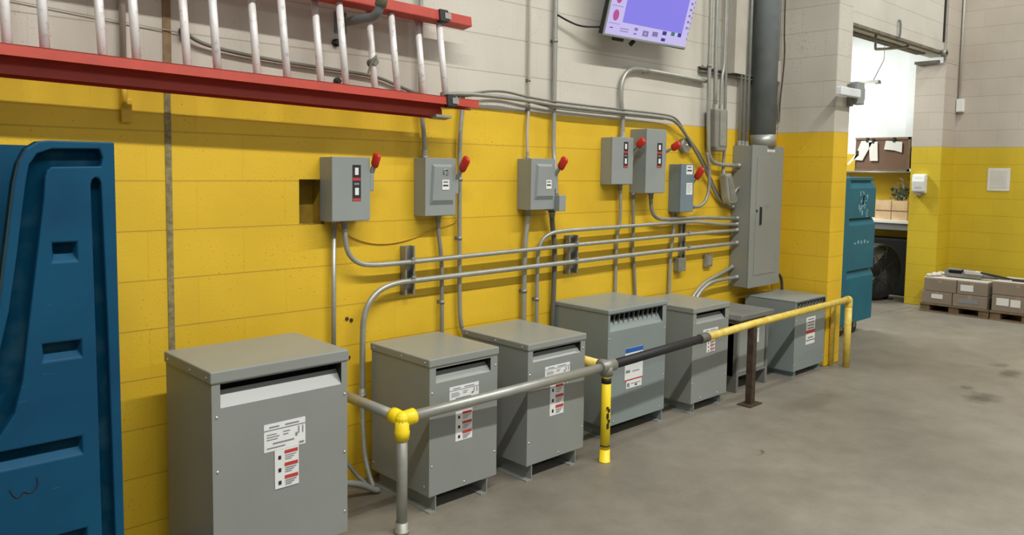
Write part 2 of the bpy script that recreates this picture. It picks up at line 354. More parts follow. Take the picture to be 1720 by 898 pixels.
# ------------------------------------------------------------------ labels as thin plates
def nameplate(name, parent, x0, x1, z0, z1, y, style):
    b = B(); box(b, x0, x1, y-0.0015, y, z0, z1)
    W = x1-x0; H = z1-z0; yy = y-0.0022
    lev = [0]
    def bar(u0, u1, v0, v1, mi):
        ly = yy-lev[0]*0.00012; lev[0] += 1
        flat(b, [(x0+u0*W, ly, z0+v0*H), (x0+u1*W, ly, z0+v0*H), (x0+u1*W, ly, z0+v1*H), (x0+u0*W, ly, z0+v1*H)], mi)
    if style == 'plate':
        bar(0.0, 1.0, 0.755, 0.79, 1)
        bar(0.12, 0.36, 0.85, 0.9, 1); bar(0.5, 0.84, 0.85, 0.9, 1)
        for k, (u0, u1) in enumerate(((0.06, 0.3), (0.06, 0.36), (0.06, 0.32))): bar(u0, u1, 0.60-k*0.09, 0.63-k*0.09, 1)
        for k, (u0, u1) in enumerate(((0.45, 0.62), (0.45, 0.58))): bar(u0, u1, 0.62-k*0.1, 0.65-k*0.1, 1)
        bar(0.82, 0.845, 0.45, 0.72, 1); bar(0.92, 0.945, 0.45, 0.72, 1); bar(0.75, 0.8, 0.38, 0.5, 1)
        bar(0.2, 0.72, 0.26, 0.30, 1); bar(0.06, 0.5, 0.12, 0.15, 1); bar(0.84, 0.96, 0.08, 0.14, 1)
    elif style == 'warn':
        for k in range(3):
            v = 0.70-k*0.325
            bar(0.40, 0.96, v+0.17, v+0.26, 2)
            bar(0.14, 0.26, v+0.05, v+0.15, 3)
            for j in range(3): bar(0.42, 0.9-0.1*j, v+0.115-j*0.05, v+0.135-j*0.05, 1)
    elif style == 'blue':
        bar(0, 1, 0.86, 1.0, 4); bar(0.8, 0.92, 0.74, 0.82, 2); bar(0.08, 0.3, 0.72, 0.78, 1)
        bar(0.05, 0.28, 0.24, 0.32, 1); bar(0.42, 0.8, 0.25, 0.28, 1); bar(0.1, 0.7, 0.5, 0.52, 1); bar(0, 1, 0.0, 0.035, 2)
    elif style == 'foot':
        bar(0.05, 0.2, 0.2, 0.7, 1); bar(0.3, 0.9, 0.5, 0.6, 1); bar(0.55, 0.7, 0.2, 0.4, 3)
    elif style == 'redband':
        bar(0, 1, 0.40, 0.52, 2)
        for k in range(4): bar(0.15, 0.85, 0.9-k*0.11, 0.94-k*0.11, 1)
        bar(0.2, 0.8, 0.22, 0.27, 1); bar(0, 1, 0.13, 0.17, 1)
    elif style == 'black':
        bar(0.0, 1.0, 0.0, 1.0, 3)
        bar(0.3, 0.72, 0.72, 0.92, 0); bar(0.05, 0.95, 0.56, 0.64, 2); bar(0.2, 0.8, 0.44, 0.50, 1); bar(0.3, 0.75, 0.16, 0.36, 0); bar(0.05, 0.95, 0.0, 0.07, 2)
    elif style == 'small':
        bar(0.15, 0.8, 0.7, 0.85, 1); bar(0.1, 0.85, 0.35, 0.5, 3)
    elif style == 'plain':
        for k in range(6): bar(0.12, 0.88-0.1*(k % 3), 0.86-k*0.13, 0.88-k*0.13, 1)
    return obj(name, b, [M['white_lab'], M['txt'], M['red_lab'], M['txt_dk'], M['blue_lab']], parent, norm=False)

# ------------------------------------------------------------------ transformers
def screw(parent, p, axis='y'):
    b = B(); ball(b, p, 0.006, (1, 0.6, 1) if axis == 'y' else (0.6, 1, 1), 8, 5); obj('screw', b, M['screw'], parent)
def transformer(label, x0, x1, yf, yb, zb, zt, m_, slot, lid_h=0.045, grille=None, foot_in=0.045, over=0.006, foot_r=0.055):
    t = thing('transformer', label, 'transformer', (round((x0+x1)/2, 3), round((yf+yb)/2, 3), 0), 'transformers along the yellow wall')
    zl = zt-lid_h
    # lid with folded-down edges
    b = B(); box(b, x0-over, x1+over, yf-over, yb+over, zl, zt); obj('lid', b, m_, t, bevel=0.005)
    # body with the louvred opening under the lid
    sx0, sx1, sz0, sz1 = slot; sz1 = min(sz1, zl-0.002); d = 0.10
    b = B()
    q = lambda *p: flat(b, p)
    q((x0, yf, zb), (x0, yb, zb), (x0, yb, zl), (x0, yf, zl)); q((x1, yf, zb), (x1, yf, zl), (x1, yb, zl), (x1, yb, zb))
    q((x0, yb, zb), (x1, yb, zb), (x1, yb, zl), (x0, yb, zl)); q((x0, yf, zb), (x1, yf, zb), (x1, yb, zb), (x0, yb, zb))
    q((x0, yf, zl), (x0, yb, zl), (x1, yb, zl), (x1, yf, zl))
    q((x0, yf, zb), (x1, yf, zb), (x1, yf, sz0), (x0, yf, sz0)); q((x0, yf, sz0), (sx0, yf, sz0), (sx0, yf, zl), (x0, yf, zl))
    q((sx1, yf, sz0), (x1, yf, sz0), (x1, yf, zl), (sx1, yf, zl)); q((sx0, yf, sz1), (sx1, yf, sz1), (sx1, yf, zl), (sx0, yf, zl))
    q((sx0, yf, sz0), (sx0, yf+d, sz0), (sx0, yf+d, sz1), (sx0, yf, sz1)); q((sx1, yf, sz0), (sx1, yf, sz1), (sx1, yf+d, sz1), (sx1, yf+d, sz0))
    q((sx0, yf, sz1), (sx0, yf+d, sz1), (sx1, yf+d, sz1), (sx1, yf, sz1)); q((sx0, yf, sz0), (sx1, yf, sz0), (sx1, yf+d, sz0), (sx0, yf+d, sz0))
    q((sx0, yf+d, sz0), (sx1, yf+d, sz0), (sx1, yf+d, sz1), (sx0, yf+d, sz1))
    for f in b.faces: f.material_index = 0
    for f in list(b.faces)[-5:]: f.material_index = 1  # cavity faces painted near-black for the shade inside the vent
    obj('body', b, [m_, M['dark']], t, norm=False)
    # slanted louvre plate
    zz = sz0+(sz1-sz0)*(0.62 if grille is None else 0.55)
    b = B(); prism(b, [(yf, sz0), (yf+0.003, sz0), (yf+0.045, zz-0.002), (yf+0.042, zz)], sx0, sx1, axis='x'); obj('louvre', b, m_, t)
    if grille == 'bars':
        b = B(); n = 11
        for k in range(n):
            x = sx0+(sx1-sx0)*(k+0.5)/n; obox(b, (x-0.008, yf+0.03, zz-0.03), (x+0.004, yf+0.03, sz1), 0.005, 0.012, (0, 1, 0))
        obj('vent_grille', b, M['old_grey'], t)
    if grille == 'mesh':
        b = B(); n = 9; st = (sx1-sx0)/n
        for k in range(-1, n+1):
            for sgn in (1, -1):
                xa = sx0+k*st+(0 if sgn > 0 else st); xb = xa+sgn*st
                if min(xa, xb) < sx0-1e-6 or max(xa, xb) > sx1+1e-6: continue
                obox(b, (xa, yf+0.012, zz-0.02), (xb, yf+0.012, sz1), 0.004, 0.007, (0, 1, 0))
        obj('vent_grille', b, M['old_grey'], t)
    # two channel feet running front to back
    for xa, xb in ((x0+0.004, x0+foot_in), (x1-foot_r-0.04, x1-foot_r)):
        b = B(); box(b, xa, xb, yf+0.004, yb-0.01, 0, 0.006); box(b, xa, xb, yf+0.004, yb-0.01, zb-0.006, zb-0.0005)
        box(b, xb-0.006, xb, yf+0.004, yb-0.01, 0.006, zb-0.006)
        obj('foot', b, m_, t)
    return t
def scr_front(t, yf, pts):
    for x, z in pts: screw(t, (x, yf, z), 'y')
def scr_side(t, x, pts):
    for y, z in pts: screw(t, (x, y, z), 'x')

t = transformer('largest grey transformer, nearest the tall blue bin, with a wide nameplate', 1.137, 1.696, -0.6, -0.165, 0.082, 0.842, M['steel_paint'], (1.169, 1.669, 0.704, 0.793))
nameplate('nameplate', t, 1.334, 1.506, 0.498, 0.605, -0.6, 'plate'); nameplate('warning_label', t, 1.376, 1.476, 0.346, 0.497, -0.6015, 'warn')
scr_front(t, -0.6, [(1.155, 0.672), (1.155, 0.47), (1.683, 0.66), (1.683, 0.42), (1.683, 0.17), (1.155, 0.2)]); scr_side(t, 1.131, [(-0.57, 0.815), (-0.42, 0.815), (-0.2, 0.815)])
t = transformer('grey transformer behind the galvanised corner post, second from the blue bin', 2.15, 2.565, -0.558, -0.092, 0.081, 0.719, M['steel_paint'], (2.186, 2.52, 0.604, 0.672), lid_h=0.037)
nameplate('nameplate', t, 2.265, 2.444, 0.49, 0.57, -0.558, 'plate'); nameplate('warning_label', t, 2.303, 2.405, 0.306, 0.448, -0.558, 'warn')
scr_front(t, -0.558, [(2.165, 0.56), (2.165, 0.22), (2.552, 0.63), (2.552, 0.2), (2.36, 0.1), (2.425, 0.455)]); scr_side(t, 2.144, [(-0.53, 0.7), (-0.35, 0.7), (-0.12, 0.7)]); scr_side(t, 2.15, [(-0.52, 0.12), (-0.11, 0.12)])
t = transformer('grey transformer directly left of the short black-marked yellow post', 2.745, 3.176, -0.588, -0.078, 0.083, 0.708, M['steel_paint'], (2.779, 3.139, 0.611, 0.668), lid_h=0.034)
nameplate('nameplate', t, 2.868, 3.056, 0.5, 0.572, -0.588, 'plate'); nameplate('warning_label', t, 2.908, 3.012, 0.308, 0.475, -0.588, 'warn')
scr_front(t, -0.588, [(2.76, 0.55), (2.76, 0.2), (3.162, 0.63), (3.162, 0.2), (2.98, 0.1), (3.04, 0.46)]); scr_side(t, 2.739, [(-0.55, 0.69), (-0.35, 0.69), (-0.12, 0.69)])
t = transformer('tall blue-grey transformer with slatted top vent and blue-headed label', 3.53, 4.1, -0.455, -0.025, 0.078, 0.772, M['steel_blue'], (3.548, 4.06, 0.641, 0.742), lid_h=0.026, grille='bars', foot_r=0.012)
nameplate('nameplate', t, 3.694, 3.868, 0.324, 0.52, -0.455, 'blue'); nameplate('warning_label', t, 3.71, 3.86, 0.275, 0.322, -0.455, 'foot')
scr_front(t, -0.455, [(3.545, 0.6), (3.545, 0.3), (4.088, 0.6), (4.088, 0.3), (3.6, 0.1), (4.05, 0.1)])
t = transformer('grey transformer right of the blue-grey one, rail changing from black to yellow before it', 4.335, 4.765, -0.5, -0.035, 0.068, 0.699, M['steel_paint'], (4.372, 4.718, 0.59, 0.661), lid_h=0.036)
nameplate('nameplate', t, 4.456, 4.633, 0.47, 0.542, -0.5, 'plate'); nameplate('warning_label', t, 4.502, 4.602, 0.385, 0.46, -0.5, 'warn')
scr_front(t, -0.5, [(4.35, 0.6), (4.35, 0.2), (4.752, 0.6), (4.752, 0.2), (4.45, 0.09), (4.65, 0.09)])
t = transformer('blue-grey transformer beside the yellow pier, with diamond mesh vent', 5.712, 6.225, -0.508, -0.08, 0.05, 0.6, M['steel_blue'], (5.73, 6.213, 0.514, 0.584), lid_h=0.012, grille='mesh', over=0.002)
nameplate('warning_label', t, 5.9, 6.05, 0.235, 0.45, -0.508, 'redband')
scr_front(t, -0.508, [(5.73, 0.45), (5.73, 0.1), (6.21, 0.45), (6.21, 0.1)])
# low dusty unit with overhanging lid and sides that run down to the floor
t = thing('transformer', 'low dark dusty transformer behind the brown post, lid overhanging its cut-out base', 'transformer', (5.22, -0.25, 0), 'transformers along the yellow wall')
b = B(); prism(b, [(4.985, 0.528), (5.0, 0.566), (5.46, 0.566), (5.475, 0.528)], -0.47, -0.05); obj('lid', b, M['old_grey'], t, bevel=0.006)
b = B(); box(b, 5.01, 5.45, -0.40, -0.07, 0.115, 0.528); obj('body', b, M['old_grey'], t)
for xa in (5.01, 5.42):
    b = B(); box(b, xa, xa+0.03, -0.432, -0.06, 0, 0.50); obj('side_panel', b, M['old_grey'], t, bevel=0.003)
b = B(); box(b, 5.042, 5.418, -0.424, -0.40, 0.135, 0.47); obj('front_panel', b, M['steel_paint'], t, bevel=0.004)
b = B(); box(b, 5.042, 5.418, -0.43, -0.405, 0.114, 0.133); obj('bottom_rail', b, M['old_grey'], t)
nameplate('warning_label', t, 5.255, 5.322, 0.33, 0.434, -0.424, 'plain')

# ------------------------------------------------------------------ disconnect switches and panel board
def lever(t, piv, tip, m_arm=None):
    piv = Vector(piv); tip = Vector(tip); d = (tip-piv)
    b = B(); box(b, piv.x-0.012, piv.x+0.012, piv.y-0.022, piv.y+0.025, piv.z-0.055, piv.z+0.03); obj('lever_hub', b, M['box_grey'], t, bevel=0.004)
    mid = piv+d*0.5
    h = B(); obox(h, piv, mid, 0.012, 0.022, (1, 0, 0)); hb = obj('handle', h, M['box_grey'], t)
    b = B(); u = d.normalized(); sd = Vector((1, 0, 0)); 
    tube(b, [mid, mid+d*0.08, tip-d*0.08, tip], 0.02, 10, radii=[0.02, 0.027, 0.028, 0.018])
    for v in b.verts: v.co.x = tip.x+(v.co.x-tip.x)*0.5
    obj('grip', b, M['red_grip'], hb)
def switch(label, x0, x1, yf, z0, z1, m_, door='flat', name='disconnect_switch'):
    t = thing(name, label, 'electrical switch', (round((x0+x1)/2, 3), 0, round(z0, 3)), 'disconnect switches on the yellow wall')
    b = B(); box(b, x0, x1, yf+0.012, 0.0, z0, z1); obj('enclosure', b, m_, t, bevel=0.003)
    b = B(); box(b, x0-0.002, x1+0.002, yf, yf+0.014, z0+0.003, z1+0.002)
    if door == 'embossed':
        W = x1-x0; H = z1-z0
        o_ = [(x0+0.13*W, z0+0.2*H), (x1-0.08*W, z0+0.2*H), (x1-0.14*W, z1-0.1*H), (x0+0.2*W, z1-0.1*H)]
        i_ = [(x0+0.18*W, z0+0.28*H), (x1-0.13*W, z0+0.28*H), (x1-0.18*W, z1-0.14*H), (x0+0.24*W, z1-0.14*H)]
        A = [b.verts.new((x, yf-0.0005, z)) for x, z in o_]; Bv = [b.verts.new((x, yf-0.014, z)) for x, z in i_]
        b.faces.new(Bv)
        for k in range(4): b.faces.new((A[k], A[(k+1) % 4], Bv[(k+1) % 4], Bv[k]))
    obj('door', b, m_, t, bevel=0.002)
    b = B(); box(b, x1, x1+0.008, yf+0.02, -0.02, z0+0.05, z0+0.075); obj('latch', b, m_, t)
    return t
t = switch('biggest flat-door grey switch box, right beside the hole in the wall', 1.92, 2.124, -0.115, 1.322, 1.625, M['box_grey'])
nameplate('rating_label', t, 2.026, 2.072, 1.42, 1.59, -0.115, 'black'); lever(t, (2.139, -0.09, 1.52), (2.15, -0.142, 1.645))
t = switch('grey switch box with raised door panel, second from the wall hole', 2.47, 2.667, -0.102, 1.33, 1.63, M['box_grey'], 'embossed')
nameplate('rating_label', t, 2.565, 2.612, 1.468, 1.52, -0.117, 'small')
b = B(); tube(b, [(2.575, -0.1175, 1.548), (2.575, -0.119, 1.572), (2.6, -0.119, 1.575), (2.605, -0.119, 1.556), (2.592, -0.119, 1.545)], 0.0035, 6); obj('door_clip', b, M['galv'], t)
lever(t, (2.682, -0.075, 1.5), (2.69, -0.172, 1.638))
t = switch('grey switch box with raised door panel and a small side box at lower right', 3.218, 3.414, -0.118, 1.344, 1.642, M['box_grey'], 'embossed')
nameplate('rating_label', t, 3.325, 3.37, 1.468, 1.52, -0.133, 'small')
b = B(); box(b, 3.418, 3.475, -0.155, -0.03, 1.335, 1.43); obj('side_box', b, M['box_grey'], t, bevel=0.003)
lever(t, (3.43, -0.085, 1.52), (3.45, -0.17, 1.652))
t = switch('small flat-door grey switch box at left of the upper pair', 3.97, 4.184, -0.097, 1.489, 1.794, M['box_grey'])
nameplate('rating_label', t, 4.082, 4.128, 1.6, 1.768, -0.097, 'black'); lever(t, (4.199, -0.06, 1.7), (4.21, -0.165, 1.786))
t = switch('tallest grey switch box, at right of the upper pair', 4.275, 4.493, -0.138, 1.43, 1.86, M['box_grey'])
nameplate('rating_label', t, 4.39, 4.446, 1.605, 1.77, -0.138, 'black'); lever(t, (4.51, -0.1, 1.7), (4.53, -0.225, 1.77))
t = switch('small bluish switch box below and right of the upper pair', 4.73, 4.888, -0.106, 1.29, 1.632, M['box_blue'])
nameplate('rating_label', t, 4.795, 4.87, 1.415, 1.5, -0.106, 'plain'); nameplate('top_label', t, 4.79, 4.868, 1.56, 1.625, -0.106, 'small')
lever(t, (4.905, -0.05, 1.45), (4.92, -0.158, 1.61))

t = thing('panelboard', 'tall grey electrical panel cabinet with a long door, left of the yellow pier', 'electrical panel', (5.82, 0, 0.675))
b = B(); box(b, 5.58, 6.065, -0.165, -0.002, 0.675, 1.79); obj('enclosure', b, M['panel'], t, bevel=0.003)
b = B(); box(b, 5.576, 6.07, -0.175, -0.164, 0.672, 1.793); obj('trim_cover', b, M['panel'], t, bevel=0.003)
b = B(); box(b, 5.652, 5.99, -0.179, -0.174, 0.77, 1.7); d = obj('door', b, M['panel'], t, bevel=0.002)
b = B(); box(b, 5.71, 5.735, -0.188, -0.178, 1.17, 1.31); obj('handle', b, M['black'], d, bevel=0.003)
b = B(); ball(b, (5.665, -0.179, 1.28), 0.012, (1, 0.5, 1)); obj('lock', b, M['black'], d)
b = B()
for j in range(3): box(b, 5.78+j*0.025, 5.797+j*0.025, -0.1795, -0.1788, 1.3, 1.325)
box(b, 5.78, 5.845, -0.1795, -0.1788, 1.285, 1.291); obj('door_print', b, M['txt'], d)
for zz in (0.9, 1.6):
    b = B(); box(b, 5.986, 5.994, -0.181, -0.175, zz-0.03, zz+0.03); obj('hinge', b, M['panel'], d)
nameplate('maker_plate', t, 5.8, 5.92, 1.745, 1.765, -0.175, 'plain')

# ------------------------------------------------------------------ conduits, hoses and cables
GC = 'conduits on the transformer wall'
def conduit(label, pts, r, m_='galv', smooth=2, name='conduit', cat='conduit', ends=(1, 1), clips=(), group=GC):
    b = B(); tube(b, pts, r, 12, smooth); o = obj(name, b, M[m_])
    tag(o, label, cat, group)
    P = [Vector(p) for p in pts]
    for e, (a, c) in zip(ends, ((P[0], P[1]), (P[-1], P[-2]))):
        if e:
            d = (c-a).normalized(); b = B(); tube(b, [a, a+d*0.012, a+d*0.0121, a+d*0.04], r, 12, radii=[r*1.5, r*1.5, r*1.22, r*1.22]); obj('connector', b, M['galv_dull'], o)
    for cl in clips:
        c = Vector(cl[:3]); d = Vector(cl[3]).normalized() if len(cl) > 3 else Vector((0, 0, 1))
        b = B(); tube(b, [c-d*0.009, c+d*0.009], r*1.2, 12)
        s = d.cross(Vector((0, 1, 0))).normalized()
        obox(b, c+s*r+Vector((0, -c.y-0.002, 0)), c-s*r+Vector((0, -c.y-0.002, 0)), 0.018, 0.004, (0, 1, 0))
        obj('strap', b, M['galv_dull'], o)
    return o
V = (0, 0, 1)
conduit('straight vertical conduit from the wall-hole switch box down behind the biggest transformer', [(1.977, -0.03, 1.322), (1.972, -0.03, 0.5)], 0.0115, smooth=0, ends=(1, 0))
conduit('upper long horizontal conduit curving out from under the wall-hole switch box', [(2.023, -0.05, 1.322), (2.022, -0.06, 1.21), (2.04, -0.065, 1.155), (2.085, -0.065, 1.115), (2.16, -0.065, 1.098), (2.3, -0.065, 1.096), (2.94, -0.065, 1.105), (3.67, -0.065, 1.115), (4.357, -0.065, 1.12), (5.0, -0.065, 1.124), (5.58, -0.065, 1.125)], 0.0125)
conduit('lower long horizontal conduit bending down to the floor beside the corner post', [(2.112, -0.065, 0.45), (2.114, -0.065, 0.77), (2.122, -0.065, 0.85), (2.155, -0.065, 0.925), (2.225, -0.065, 0.978), (2.32, -0.065, 0.998), (2.43, -0.065, 0.999), (2.94, -0.065, 1.004), (3.746, -0.065, 1.011), (4.454, -0.065, 1.017), (5.58, -0.065, 1.024)], 0.0145)
def hose(label, pts, r, m_='flexm', rib=0.016, smooth=3, cat='hose', group='armoured hoses by the corner post'):
    P = chaikin(pts, smooth); q = [P[0]]
    L_ = [0]
    for a, c in zip(P, P[1:]): L_.append(L_[-1]+(c-a).length)
    n = int(L_[-1]/(rib/2)); out = []; rad = []
    for i in range(n+1):
        s = L_[-1]*i/n; k = max(j for j in range(len(L_)) if L_[j] <= s+1e-9); k = min(k, len(P)-2)
        f = (s-L_[k])/max(L_[k+1]-L_[k], 1e-9); out.append(P[k].lerp(P[k+1], f)); rad.append(r if i % 2 else r*0.78)
    b = B(); tube(b, out, r, 10, radii=rad); o = obj('flexible_hose', b, M[m_]); tag(o, label, cat, group); return o
hose('ribbed metal hose dropping from the bent conduit to the floor', [(2.112, -0.065, 0.45), (2.112, -0.07, 0.3), (2.105, -0.09, 0.2), (2.1, -0.13, 0.1), (2.11, -0.17, 0.02)], 0.0135)
hose('thick ribbed metal hose coming out beside the biggest transformer onto the floor', [(1.69, -0.2, 0.13), (1.83, -0.2, 0.115), (1.94, -0.2, 0.1), (2.02, -0.2, 0.07), (2.08, -0.2, 0.03), (2.115, -0.205, 0.016)], 0.017)
hose('thin metal hose sloping down from behind the biggest transformer', [(1.9, -0.1, 0.27), (1.99, -0.1, 0.17), (2.05, -0.105, 0.08), (2.095, -0.13, 0.03)], 0.0105)
conduit('vertical conduit below the second switch box from the wall hole', [(2.607, -0.03, 1.331), (2.61, -0.03, 1.24), (2.626, -0.03, 1.15), (2.636, -0.03, 1.06), (2.64, -0.03, 0.5)], 0.0115, 'galv_dull', ends=(1, 0), clips=((2.638, -0.03, 0.86, V),))
conduit('bare conduit rising behind the ladder from the second switch box', [(2.517, -0.03, 1.63), (2.516, -0.03, 1.7), (2.508, -0.03, 1.78), (2.492, -0.03, 1.88), (2.486, -0.03, 2.1), (2.486, -0.03, 4.2)], 0.0125, 'galv', ends=(1, 0))
conduit('full-height conduit passing right of the second switch box and its red handle', [(2.772, -0.03, 1.985), (2.773, -0.03, 1.92), (2.757, -0.03, 1.8), (2.754, -0.03, 1.7), (2.754, -0.03, 1.42), (2.76, -0.03, 0.92), (2.765, -0.03, 0.76), (2.785, -0.03, 0.68), (2.84, -0.03, 0.62)], 0.0125, 'galv', ends=(0, 0), clips=((2.757, -0.03, 1.52, V), (2.757, -0.03, 1.2, V)))
conduit('thin painted conduit above the switch box with the side box, left one', [(3.276, -0.02, 4.2), (3.282, -0.02, 2.1), (3.286, -0.02, 1.92), (3.272, -0.02, 1.84), (3.271, -0.03, 1.642)], 0.0085, 'wht_conduit', ends=(0, 1), clips=((3.283, -0.02, 2.1, V), (3.284, -0.02, 1.93, V)))
conduit('shiny conduit above the switch box with the side box, right one', [(3.49, -0.03, 4.2), (3.488, -0.03, 2.4), (3.49, -0.03, 2.0), (3.487, -0.03, 1.7), (3.478, -0.06, 1.6), (3.468, -0.08, 1.43)], 0.014, 'galv', ends=(0, 0), clips=((3.489, -0.03, 2.35, V), (3.49, -0.03, 1.96, V)))
conduit('thick pale conduit going down from the switch box with the side box', [(3.281, -0.03, 1.345), (3.277, -0.03, 1.26), (3.262, -0.03, 1.17), (3.257, -0.03, 1.08), (3.258, -0.03, 0.45)], 0.016, 'galv', ends=(1, 0), clips=((3.258, -0.03, 0.86, V),))
conduit('dark grey flexible conduit hanging from the small side box', [(3.455, -0.06, 1.335), (3.48, -0.04, 1.26), (3.512, -0.03, 1.15), (3.52, -0.03, 1.03), (3.514, -0.03, 0.84), (3.507, -0.03, 0.45)], 0.0155, 'dkflex', ends=(1, 0))
conduit('short-rising conduit turning right above both long horizontals toward the panel cabinet', [(3.367, -0.03, 0.45), (3.366, -0.03, 0.97), (3.37, -0.03, 1.09), (3.395, -0.035, 1.155), (3.435, -0.055, 1.193), (3.52, -0.062, 1.208), (4.105, -0.062, 1.21), (4.685, -0.062, 1.215), (4.935, -0.062, 1.215), (5.18, -0.062, 1.197), (5.35, -0.062, 1.178), (5.58, -0.062, 1.172)], 0.0125, 'galv', ends=(0, 1), clips=((3.366, -0.03, 0.8, V),))
conduit('arched conduit rising over the upper pair of switch boxes', [(4.147, -0.03, 1.794), (4.15, -0.03, 1.88), (4.15, -0.03, 1.94), (4.13, -0.03, 2.02), (4.124, -0.03, 2.1), (4.135, -0.03, 2.17), (4.175, -0.03, 2.23), (4.25, -0.03, 2.258), (4.36, -0.03, 2.262), (5.115, -0.03, 2.25)], 0.0155, 'galv', ends=(1, 0), clips=((4.4, -0.03, 2.26, (1, 0, 0)),))
conduit('vertical conduit below the smaller box of the upper pair', [(4.14, -0.03, 1.49), (4.153, -0.03, 1.28), (4.15, -0.02, 1.21), (4.128, -0.018, 1.15), (4.13, -0.018, 0.6)], 0.0115, 'galv', ends=(1, 0))
conduit('vertical conduit below the left edge of the tallest switch box', [(4.282, -0.03, 1.43), (4.295, -0.03, 1.15), (4.3, -0.018, 1.08), (4.33, -0.018, 0.91), (4.36, -0.018, 0.6)], 0.0115, 'galv_dull', ends=(1, 0))
conduit('conduit dropping from the tallest switch box and running right to the panel cabinet', [(4.44, -0.06, 1.43), (4.445, -0.06, 1.35), (4.463, -0.06, 1.29), (4.517, -0.06, 1.252), (4.607, -0.062, 1.242), (4.835, -0.062, 1.242), (5.085, -0.062, 1.241), (5.33, -0.062, 1.228), (5.58, -0.062, 1.218)], 0.0135, 'galv_dull')
conduit('vertical conduit below the small bluish switch box', [(4.769, -0.03, 1.29), (4.765, -0.03, 1.15), (4.745, -0.02, 1.0), (4.745, -0.02, 0.6)], 0.0125, 'galv', ends=(1, 0))
conduit('hooked conduit curling up from the right side of the bluish switch box', [(4.89, -0.08, 1.327), (4.94, -0.08, 1.322), (5.035, -0.08, 1.33), (5.1, -0.08, 1.372), (5.133, -0.08, 1.452), (5.128, -0.08, 1.62), (5.1, -0.07, 1.72)], 0.0125, 'galv_dull', ends=(1, 0))
conduit('main conduit of the bundle right of the ladder, sloping down to the cabinet', [(2.6, -0.06, 1.965), (2.8, -0.06, 1.983), (3.19, -0.06, 1.979), (3.46, -0.06, 1.962), (4.07, -0.06, 1.957), (4.595, -0.06, 1.953), (4.715, -0.06, 1.932), (4.825, -0.06, 1.857), (5.02, -0.05, 1.7), (5.18, -0.035, 1.555), (5.3, -0.024, 1.42), (5.41, -0.022, 1.335), (5.5, -0.022, 1.312), (5.58, -0.022, 1.305)], 0.0115, 'galv_dull', ends=(0, 1))
def wire(label, pts, r, m_='cable', cat='cable', group=None, smooth=3, name='cable'):
    b = B(); tube(b, pts, r, 8, smooth); o = obj(name, b, M[m_]); tag(o, label, cat, group); return o
wire('grey cable arching over the conduit bundle right of the ladder', [(2.7, -0.05, 1.965), (2.82, -0.05, 1.985), (2.93, -0.05, 2.008), (3.07, -0.05, 2.017), (3.234, -0.05, 1.998), (3.46, -0.055, 1.985), (4.07, -0.055, 1.978), (4.6, -0.06, 1.974), (4.72, -0.06, 1.955), (4.835, -0.04, 1.884), (4.9, -0.02, 1.85), (5.07, -0.016, 1.735), (5.2, -0.012, 1.61), (5.33, -0.01, 1.45), (5.45, -0.01, 1.34)], 0.0065)
wire('thin grey cable sagging under the conduit bundle right of the ladder', [(2.72, -0.055, 1.96), (2.9, -0.055, 1.985), (3.1, -0.055, 1.99), (3.3, -0.055, 1.965), (3.46, -0.06, 1.945), (3.8, -0.06, 1.941), (4.2, -0.06, 1.941), (4.56, -0.06, 1.94)], 0.005)
wire('dark cable drooping along the wall behind the ladder', [(1.285, -0.03, 2.118), (1.36, -0.025, 2.08), (1.552, -0.02, 2.057), (1.793, -0.02, 2.043), (2.108, -0.02, 2.033), (2.245, -0.02, 2.022), (2.334, -0.02, 1.997), (2.45, -0.02, 1.965), (2.56, -0.02, 1.95)], 0.0085)
wire('thin white wire stretched across the white wall behind the ladder rungs', [(0.3, -0.008, 2.19), (0.8, -0.008, 2.15), (1.28, -0.012, 2.12)], 0.002, 'wht_conduit', smooth=1)
wire('thin yellow-painted wire drooping between the first two switch boxes', [(1.99, -0.006, 1.32), (2.022, -0.006, 1.273), (2.137, -0.006, 1.214), (2.27, -0.006, 1.19), (2.423, -0.006, 1.203), (2.585, -0.006, 1.25), (2.723, -0.006, 1.276), (2.752, -0.01, 1.3)], 0.0035, 'yel_conduit')
wire('black cord from the panel cabinet down to the mesh-vent transformer', [(6.06, -0.1, 0.72), (6.12, -0.1, 0.745), (6.2, -0.1, 0.735), (6.225, -0.12, 0.69), (6.2, -0.14, 0.595)], 0.011, 'black', cat='cord')
conduit('upper of two conduits slanting from the panel cabinet bottom to the transformers', [(5.58, -0.03, 0.83), (5.5, -0.03, 0.81), (5.4, -0.03, 0.786), (5.23, -0.03, 0.75), (5.11, -0.03, 0.7), (5.02, -0.03, 0.63), (4.94, -0.03, 0.55), (4.92, -0.03, 0.45)], 0.0145, 'galv', ends=(1, 0))
conduit('lower of two conduits slanting from the panel cabinet bottom to the transformers', [(5.58, -0.075, 0.752), (5.3, -0.075, 0.752), (5.17, -0.075, 0.738), (5.05, -0.075, 0.68), (4.97, -0.08, 0.6), (4.94, -0.08, 0.5)], 0.0145, 'galv', ends=(1, 0))
